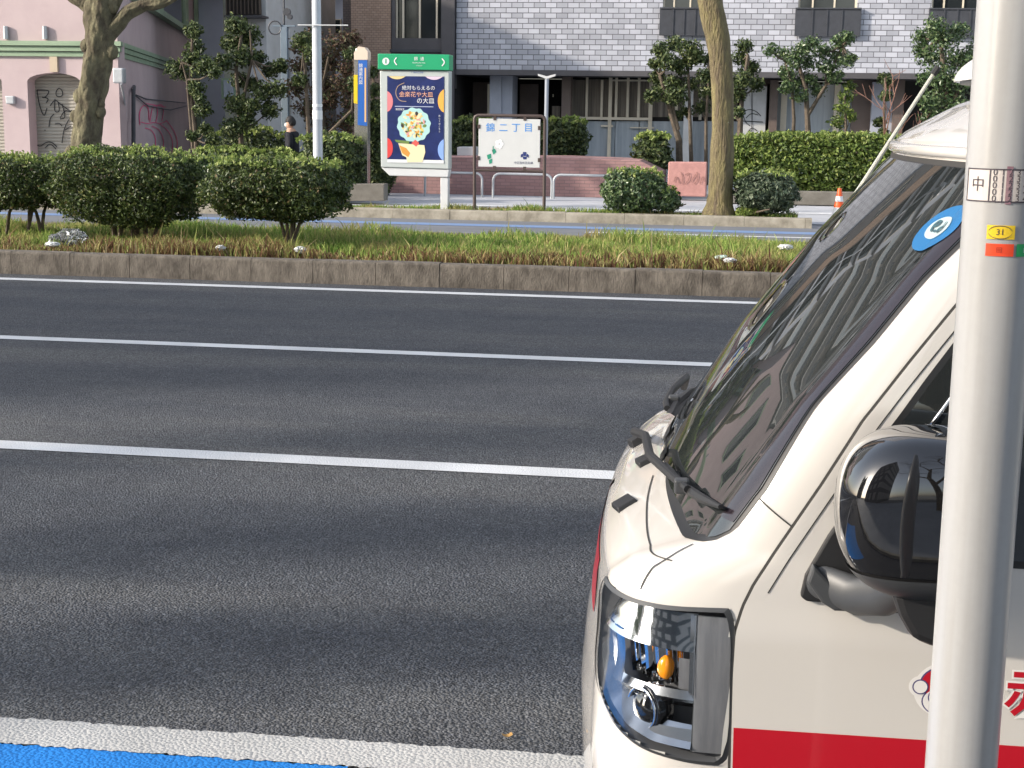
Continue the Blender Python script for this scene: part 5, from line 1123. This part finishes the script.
# ---- headlamp (both sides)
def radial(bound, c, r0_, r1_, nr, off0, off1, fn=S):
    return [[fn(*(c + (b_ - c) * (r0_ + (r1_ - r0_) * i / nr)), off0 + (off1 - off0) * i / nr) for b_ in list(bound) + [bound[0]]] for i in range(nr + 1)]
def quad(s0, s1, w0, w1, o0, o1=None, bow=0.0, n=14, mm=10, fw_=None):
    """rectangular patch in (s, w) with inward offsets; bow pushes the middle back"""
    o1 = o0 if o1 is None else o1; G_ = []
    for i in range(mm + 1):
        q = i / mm; row = []
        for j in range(n + 1):
            p = j / n; s_ = s0 + (s1 - s0) * p; w_ = w0 + (w1 - w0) * q
            if fw_: w_ += fw_(s_, q)
            row.append(S(s_, w_, -(o0 + (o1 - o0) * q) - bow * 4 * q * (1 - q)))
        G_.append(row)
    return G_
def headlamp(flip):
    g = (lambda G_: [[mir(p) for p in r_] for r_ in G_]) if flip else (lambda G_: G_)
    lens = MB().grid(g(radial(HB_, HC, .0, 1.0, 10, .006, .002))).build('headlamp', M['lens'], tr, recalc=False, smooth=True, angle=0)
    hs = MB().grid(g(radial(HB_, HC, 1.0, .90, 2, .0, -.085))); hs.grid(g(radial(HB_, HC, .90, .0, 6, -.085, -.085))); hs.build('housing', mat('housing', (.10, .10, .105), .4), lens, smooth=True, angle=30)
    MB().grid(g(radial(HB_, HC, 1.012, .958, 2, .0025, .0060))).build('bezel', M['trim'], lens, smooth=True, angle=0)
    B = lambda nm, G_, m_: MB().grid(g(G_)).build(nm, M[m_], lens, smooth=True, angle=0)
    # chrome brow: broad bright band under the hood line, curving round the corner
    B('reflector', quad(1.352, 1.575, .788, .850, .008, .030, .004, 26, 10), 'chrome')
    B('reflector_step', quad(1.352, 1.575, .774, .790, .050, .012, 0, 26, 4), 'satin')
    # side bowl of facets around the bulb
    G_ = []
    for i in range(9):
        row = []
        for j in range(25):
            s_ = 1.352 + (1.560 - 1.352) * j / 24; q = i / 8; w_ = .712 + (.772 - .712) * q
            row.append(S(s_, w_, -(.050 + .018 * abs(sin(j * .9)) - .01 * q)))
        G_.append(row)
    B('reflector', G_, 'chrome')
    B('divider', quad(1.352, 1.560, .700, .713, .022, .030, 0, 24, 3), 'satin'); B('divider_face', quad(1.352, 1.555, .684, .700, .035, .022, 0, 24, 3), 'black_gloss')
    B('pillar_facet', quad(1.352, 1.362, .713, .850, .02, .015, 0, 2, 6), 'satin'); B('pillar_facet', quad(1.352, 1.385, .713, .768, .035, .030, 0, 3, 6), 'lens_grey')
    B('pillar_facet', quad(1.500, 1.53, .705, .80, .012, .012, .006, 4, 8), 'satin'); B('pillar_facet', quad(1.54, 1.585, .70, .80, .02, .012, .006, 4, 8), 'lens_grey')
    # grey ribbed side block
    G_ = quad(1.293, 1.350, .616, .852, .010, .010, -.002, 12, 14); B('side_block', G_, 'lens_grey')
    B('side_block_edge', quad(1.350, 1.353, .616, .852, .010, .045, 0, 1, 10), 'trim'); B('side_block_edge', quad(1.3515, 1.353, .712, .852, .005, .008, 0, 1, 10), 'satin')
    # lower chrome lip that sweeps up round the corner
    lip = [[S(s_, w_, -(.004 + .03 * q)) for s_, w_ in [(1.353 + (1.578 - 1.353) * j / 26, np.interp(1.353 + (1.578 - 1.353) * j / 26, [1.353, 1.42, 1.47, 1.52, 1.56, 1.58], [.622, .626, .640, .672, .715, .75]) + .030 * q) for j in range(27)]] for q in np.linspace(0, 1, 6)]
    B('lower_reflector', lip, 'satin'); B('lower_panel', quad(1.353, 1.43, .625, .652, .012, .016, 0, 6, 3), 'satin')
    # amber bulb
    c = S(1.410, .748, -.030); rows_ = []
    for i in range(11):
        th = pi * i / 10; rows_.append([c + np.array([.013 * sin(th) * cos(t) * (1 + .2 * sin(4 * t)), .013 * sin(th) * sin(t), .021 * cos(th)]) for t in np.linspace(0, 2 * pi, 17)])
    B('indicator_bulb', rows_, 'amber')
    # projector
    c = S(1.452, .668, -.040); nrm = S(1.452, .668, .0) - S(1.452, .668, -.02); nrm /= np.linalg.norm(nrm); nrm = nrm + np.array([-.35, 0, .0]); nrm /= np.linalg.norm(nrm)
    e1 = np.cross(nrm, [0, 0, 1]); e1 /= np.linalg.norm(e1); e2 = np.cross(nrm, e1)
    ringr = lambda r_, h_: [c + nrm * h_ + (e1 * cos(t) + e2 * sin(t)) * r_ for t in np.linspace(0, 2 * pi, 33)]
    B('projector_ring', [ringr(.040, -.02), ringr(.042, .012), ringr(.036, .016), ringr(.030, .004)], 'black_gloss'); B('projector_rim', [ringr(.0365, .0165), ringr(.0345, .019), ringr(.032, .014)], 'chrome')
    B('projector_lens', [ringr(.031 * sin(a_) + 1e-5, .004 + .020 * cos(a_)) for a_ in np.linspace(pi / 2, 0, 9)], 'black_gloss')
    B('projector_bowl', quad(1.432, 1.478, .672, .694, .030, .020, .006, 8, 5), 'chrome')
headlamp(False); headlamp(True)

# ---- door (near side and far side)
DF = [(.42, .030), (.50, .020), (.60, .0145), (.76, .012), (.832, .0135), (.875, .025), (.912, .041), (.977, .079), (1.08, .140), (1.185, .198), (1.28, .266), (1.366, .330), (1.47, .42), (1.555, .52)]
dfw, dfu = zip(*DF)
def dfront(w): return np.interp(w, dfw, dfu)
def door_side(flip):
    g = (lambda p: mir(p)) if flip else (lambda p: p)
    us = 40; wl = np.linspace(.42, 1.555, 110)
    def patch(grow, off, wl_=wl, ue=1.225):
        return [[g(Sd(dfront(w_) - grow + (ue + grow - dfront(w_) + grow) * (j / us) ** 1.5, w_ + (grow if i == len(wl_) - 1 else -grow if i == 0 else 0), off)) for j in range(us + 1)] for i, w_ in enumerate(wl_)]
    MB().grid(patch(.0045, .0012)).build('door_gap', M['gap'], tr, recalc=False)
    P = patch(0, .0062); inner = patch(-.0006, .0002); mb = MB().grid(P)
    # returned edge along the front
    mb.grid([[r_[0] for r_ in P], [r_[0] for r_ in inner]]); mb.grid([P[-1], inner[-1]])
    dr = mb.build('door', M['paint'], tr, smooth=True, angle=40, recalc=False)
    # inner crease running beside the front edge
    # quarter window and side window
    WF = [(.972, .43), (1.03, .375), (1.10, .305), (1.165, .252), (1.178, .250), (1.25, .297), (1.33, .352), (1.42, .425), (1.475, .485)]
    ww, wu = zip(*WF)
    def win(grow, off):
        return [[g(Sd(np.interp(w_, ww, wu) - grow + (1.13 + 2 * grow - np.interp(w_, ww, wu)) * j / 20, w_ + (grow if i == 39 else -grow if i == 0 else 0), off)) for j in range(21)] for i, w_ in enumerate(np.linspace(.972, 1.475, 40))]
    MB().grid(win(.012, .0075)).build('window_seal', M['rubber'], dr, recalc=False)
    wn_ = MB().grid(win(0, .0088)).build('side_window', M['screen'], dr, recalc=False, smooth=True, angle=0)
    if not flip:
        for k_ in (.045, .075): MB().tube([Sd(np.interp(w_, ww, wu) + k_, w_, .0095) for w_ in np.linspace(1.18, 1.475, 20)], .0035, 6).build('window_strip', M['satin'], wn_, smooth=True, angle=0)
    st_ = MB().grid([[g(Sd(dfront(w_) + .003 + (1.222 - dfront(w_)) * j / 30, w_, .0072)) for j in range(31)] for w_ in np.linspace(.50, .6715, 12)]).build('stripe', M['truck_red'], dr, recalc=False, smooth=True, angle=0)
    hx_ = 1.08; MB().box(g(np.array([hx_, -.035, .86])), g(np.array([hx_ + .10, -.006, .89]))).build('handle', M['trim'], dr, bevel=.006)
    return dr
door = door_side(False); door_side(True)
ribbon([(dfront(w_) + .026, w_) for w_ in np.linspace(.90, 1.50, 14)], .0022, .0072, Sd, 'crease', M['gap'], door)
# emblem: red dome with white-edged rounds, and the lettering
wl_ = mat('emblem_white', (.74, .72, .69), .35, coat=.5); nl = mat('emblem_navy', (.06, .05, .16), .4)
def dd(u, w_, off): return Sd(u, w_, off)
def ddisc(cu_, cw, ra, rb, off, name, m, a0=0, a1=360, n=36): P = [dd(cu_ + ra * cos(R(a0 + (a1 - a0) * i / (n - 1))), cw + rb * sin(R(a0 + (a1 - a0) * i / (n - 1))), off) for i in range(n)]; return MB().add(P, [tuple(range(n))]).build(name, m, em, recalc=False)
P = [dd(.348 + .052 * cos(t), .757 + .047 * sin(t), .0072) for t in np.linspace(0, 2 * pi, 37)[:-1]]
em = MB().add(P, [tuple(range(36))]).build('emblem', wl_, door, recalc=False)
ddisc(.306, .761, .0175, .0175, .0073, 'emblem_edge', wl_)
ddisc(.348, .768, .0425, .030, .0076, 'emblem_line', nl); ddisc(.348, .768, .040, .0275, .0080, 'emblem_dome', M['truck_red'])
ddisc(.348, .738, .0385, .026, .0078, 'emblem_line', nl); ddisc(.348, .738, .0365, .024, .0081, 'emblem_face', wl_)
ddisc(.3065, .761, .0125, .0125, .0084, 'emblem_line', nl); ddisc(.3065, .761, .0105, .0105, .0088, 'emblem_round', wl_)
ddisc(.330, .745, .011, .013, .0084, 'emblem_line', nl); ddisc(.330, .745, .009, .011, .0088, 'emblem_round', wl_)
for ch, cu_ in (('赤', .479), ('帽', .575)):
    text('lettering', ch, .088, lambda a_, b_: dd(cu_ + a_ * 1.0, .757 + b_, .0076), wl_, door, .0045); text('lettering', ch, .088, lambda a_, b_: dd(cu_ + a_, .757 + b_, .0081), M['truck_red'], door, .0015)

# ---- mirror
mc_ = np.array([.268, -.135, 1.083])
def mirror(flip):
    g = (lambda p: mir(np.array(p))) if flip else (lambda p: np.array(p))
    def sup(a_, b_, e=.64, k_=1.0): # unit superellipsoid
        f = lambda x: np.sign(x) * abs(x) ** e
        return np.array([f(cos(b_)) * f(cos(a_)), f(cos(b_)) * f(sin(a_)), f(sin(b_))])
    r_ = np.array([.122, .105, .123])
    def surf(z0_, z1_, k_, n=30, m2=48):
        out = []
        for i in range(n + 1):
            b_ = math.asin(max(-1, min(1, z0_))) + (math.asin(z1_) - math.asin(max(-1, z0_))) * i / n
            row = []
            for j in range(m2 + 1):
                p = sup(2 * pi * j / m2, b_) * r_ * k_; p[0] = min(p[0], .085 * k_); p[0] += .02 * (p[2] / .118) ** 2 * (1 if p[0] < 0 else .3)
                row.append(g(mc_ + p))
            out.append(row)
        return out
    rt_ = MB().grid(surf(-.46, 1, 1.0)).build('side_mirror', M['black_gloss'], tr, smooth=True, angle=0)
    MB().grid(surf(-1, -.50, 1.015)).build('mirror_skirt', M['trim'], rt_, smooth=True, angle=0); MB().grid(surf(-.55, -.44, .985, 4)).build('mirror_joint', M['rubber'], rt_, smooth=True, angle=0)
    MB().box(g(mc_ + np.array([.088, -.085, -.085])), g(mc_ + np.array([.092, .08, .095]))).build('mirror_glass', M['chrome'], rt_, bevel=.02)
    # lower pod
    pod = [(.228, .974), (.335, .978), (.335, .905), (.300, .888), (.262, .902), (.242, .935)]
    v0, v1 = mc_[1] - .055, mc_[1] + .05
    if flip: v0, v1 = 2 * VC - v0, 2 * VC - v1
    MB().prism([(p, q) for p, q in pod], min(v0, v1), max(v0, v1), 'y').build('mirror_pod', M['rubber'], rt_, bevel=.012)
    # foot on the door and the black sail plate
    sail = [(.112, .900), (.122, .892), (.270, .889), (.275, .98), (.245, 1.10), (.215, 1.11), (.15, 1.0), (.118, .935)]
    v0, v1 = -.010, .004
    if flip: v0, v1 = 2 * VC - v0, 2 * VC - v1
    MB().prism(sail, min(v0, v1), max(v0, v1), 'y').build('sail_plate', M['rubber'], rt_, bevel=.004)
    arm = MB(); A = [(.150, .925, .030, .045), (.20, .915, .028, .05), (.235, .935, .026, .055), (.262, .972, .028, .05)]; V4 = [-.012, -.040, -.085, -.13]
    rows_ = [[g((u + hw * cos(t), v_, w_ + hh * .62 * sin(t))) for t in np.linspace(0, 2 * pi, 25)] for (u, w_, hw, hh), v_ in zip(A, V4)]
    arm.grid(rows_); arm.grid([[g((.150 + .030 * cos(t) * q, -.012, .925 + .028 * sin(t) * q)) for t in np.linspace(0, 2 * pi, 25)] for q in (0, 1)])
    arm.build('mirror_arm', M['trim'], rt_, smooth=True, angle=0)
    low = [(.145, .897), (.165, .885), (.285, .887), (.285, .902), (.20, .905), (.160, .928), (.128, .960), (.12, .93)]
    v0, v1 = -.03, -.0105
    if flip: v0, v1 = 2 * VC - v0, 2 * VC - v1
    MB().prism(low, min(v0, v1), max(v0, v1), 'y').build('mirror_foot', M['trim'], rt_, bevel=.005)
mirror(False); mirror(True)

# ---- roof lamp housing, aerial
rows_ = []
for i in range(15):
    th = pi / 2 * i / 14; rows_.append([(.66 + .235 * sin(th) * np.sign(cos(t)) * abs(cos(t)) ** .8, .72 + .36 * sin(th) * np.sign(sin(t)) * abs(sin(t)) ** .7, 1.722 + .088 * cos(th)) for t in np.linspace(0, 2 * pi, 41)])
rl = MB().grid(rows_).build('roof_lamp', mat('lamp_cover', (.72, .71, .68), .35, coat=.5), tr, smooth=True, angle=0)
MB().prism([(.66 + .232 * cos(t), .72 + .355 * sin(t)) for t in np.linspace(0, 2 * pi, 31)[:-1]], 1.716, 1.7215, 'z').build('lamp_tray', M['trim'], rl)
MB().box((.60, .55, 1.66), (.80, .90, 1.7155)).build('lamp_foot', M['trim'], rl)
a0, a1 = np.array([.20, 1.44, 1.28]), np.array([.474, 1.452, 1.752]); ae = MB().tube([a0, a0 * .5 + a1 * .5, a1], [.0065, .0055, .0045], 8).build('aerial', mat('aerial_metal', (.50, .50, .44), .35, metal=.3), tr, smooth=True)
MB().tube([a1, a1 + (a1 - a0) / np.linalg.norm(a1 - a0) * .022], .0085, 8).build('aerial_tip', M['rubber'], ae, smooth=True)
# ---- load bed, chassis and wheels
MB().box((UR + .03, .03, .66), (3.22, 1.445, 1.72)).build('cargo_box', mat('cargo_cover', (.62, .61, .58), .5), tr, bevel=.03)
MB().box((.25, .25, .33), (3.15, 1.22, .655)).build('chassis', M['rubber'], tr)
MB().box((UR + .03, .02, .56), (3.25, 1.455, .657)).build('bed_frame', M['paint'], tr, bevel=.01)
for xw in (.60, 2.55):
    for yv, s_ in ((.02, -1), (1.455, 1)):
        w1 = yv - s_ * .005; w2 = yv - s_ * .15
        wh_ = MB().tube([(xw, w1 - s_ * .012, .27), (xw, w1, .27), (xw, w2, .27)], [.235, .265, .265], 32).build('wheel', M['tyre'], tr, smooth=True, angle=40)
        MB().tube([(xw, w1 + s_ * .004, .27), (xw, w1 - s_ * .012, .27)], [.155, .165], 28).build('rim', M['satin'], wh_, smooth=True, angle=40); MB().tube([(xw, w1 + s_ * .010, .27), (xw, w1 + s_ * .0045, .27)], [.03, .04], 16).build('hub', M['trim'], wh_, smooth=True, angle=40)
# ---------------------------------------------------------------- the near sign post with its stickers
PX, PY_ = .2625, 1.6; RP = .0385
np_ = empty('sign_post', (PX, PY_, .10), 0, 'pale weathered steel post close to the camera with paper labels on it', 'pole')
m = bpy.data.materials.new('post_paint'); m.use_nodes = True; n = m.node_tree.nodes; l = m.node_tree.links; b = n['Principled BSDF']
tc = n.new('ShaderNodeTexCoord'); mp = n.new('ShaderNodeMapping'); mp.inputs['Scale'].default_value = (1, 1, .05); l.new(tc.outputs['Object'], mp.inputs[0])
t = n.new('ShaderNodeTexNoise'); t.inputs['Scale'].default_value = 45; t.inputs['Detail'].default_value = 6; l.new(mp.outputs[0], t.inputs['Vector'])
cr = n.new('ShaderNodeValToRGB'); e = cr.color_ramp.elements; e[0].position = .35; e[0].color = (.325, .32, .31, 1); e[1].position = .6; e[1].color = (.37, .37, .37, 1); l.new(t.outputs['Fac'], cr.inputs[0])
t2 = n.new('ShaderNodeTexNoise'); t2.inputs['Scale'].default_value = 120; t2.inputs['Detail'].default_value = 4; l.new(tc.outputs['Object'], t2.inputs['Vector'])
r2 = n.new('ShaderNodeMapRange'); r2.inputs[1].default_value = .3; r2.inputs[2].default_value = .75; r2.inputs[3].default_value = 1.01; r2.inputs[4].default_value = .97; l.new(t2.outputs['Fac'], r2.inputs[0])
hs = n.new('ShaderNodeHueSaturation'); l.new(cr.outputs[0], hs.inputs['Color']); l.new(r2.outputs[0], hs.inputs['Value']); l.new(hs.outputs[0], b.inputs['Base Color']); b.inputs['Roughness'].default_value = .33; b.inputs['Coat Weight'].default_value = .3; b.inputs['Coat Roughness'].default_value = .2
bp = n.new('ShaderNodeBump'); bp.inputs['Strength'].default_value = .06; bp.inputs['Distance'].default_value = .002; l.new(t.outputs['Fac'], bp.inputs['Height']); l.new(bp.outputs[0], b.inputs['Normal'])
MB().tube([(0, 0, 0), (0, 0, 1.0), (0, 0, 3.4)], RP, 64).build('shaft', m, np_, smooth=True, angle=40)
MB().tube([(0, 0, 3.4005), (0, 0, 3.42)], [RP + .002, RP - .01], 32).build('cap', M['trim'], np_, smooth=True)
view = atan2(-PY_, -PX)                                  # direction from the post to the viewer
def cyl(a_, z, off): th = view + a_; return ((RP + off) * cos(th), (RP + off) * sin(th), z)
def cpatch(a0_, a1_, z0_, z1_, off, name, m_, parent): return MB().grid([[cyl(a0_ + (a1_ - a0_) * j / 16, z, off) for j in range(17)] for z in (z0_, z1_)]).build(name, m_, parent, recalc=False, smooth=True, angle=0)
def zc(py, px=996): return at(px, py, PY_ - .035)[2] - .10
def ang(px): return math.asin(max(-1, min(1, (px - 996.5) / 36.0)))
paper = mat('label_paper', (.55, .50, .46), .5, var=.12, vscale=60); ink = mat('label_ink', (.05, .04, .05), .6); stain = mat('label_stain', (.20, .10, .13), .6, base2=(.32, .22, .22), vscale=120)
zt_, zb_ = zc(169), zc(202); tl = cpatch(R(-62), R(75), zb_, zt_, .0006, 'table_label', paper, np_)
for z in (zt_ - .0004, zb_ + .0004): cpatch(R(-62), R(75), z - .0007, z + .0007, .0010, 'label_rule', ink, tl)
for a_ in (-61.5, -19.5): cpatch(R(a_ - 1), R(a_ + 1), zb_, zt_, .0010, 'label_rule', ink, tl)
def ctext(txt, a_, z, size, off, m_, parent, bold=0): return text('lettering', txt, size, lambda x, y: cyl(a_ + x / RP, z + y, off), m_, parent, bold)
ctext('中', ang(974), (zt_ + zb_) / 2, .016, .0011, ink, tl)
for r_i in range(5):
    zz = zt_ - (zt_ - zb_) * (r_i + .5) / 5
    for c_i, ch in enumerate('012345'): ctext(ch, R(-12 + 11.2 * c_i), zz, .0090, .0011, ink, tl)
cpatch(R(4), R(13), zb_ - .002, zt_ + .003, .0009, 'label_stain', stain, tl)
ye = mat('label_yellow', (.72, .50, .02), .45, var=.1); re_ = mat('label_red', (.70, .06, .015), .45); gn = mat('label_green', (.02, .33, .10), .45)
yl = cpatch(ang(985), ang(1010), zc(239), zc(225), .0008, 'yellow_label', ye, np_); ctext('31', ang(997), zc(232), .0085, .0012, ink, yl)
strokes([[(ang(997) + .30 * cos(t), zc(232) + .0065 * sin(t)) for t in np.linspace(0, 6.28, 25)]], .0007 , lambda x, y: cyl(x, y, .0013)).build('label_ring', ink, yl, recalc=False)
rl_ = cpatch(ang(985), ang(1010), zc(256), zc(243.5), .0008, 'red_label', re_, np_); ctext('回', ang(997), zc(250), .006, .0012, mat('label_dark_red', (.3, .03, .01), .5), rl_)
gl_ = cpatch(ang(1012.5), ang(1030), zc(256), zc(243.5), .0008, 'green_label', gn, np_); ctext('日', ang(1020), zc(250), .006, .0012, M['white'], gl_)
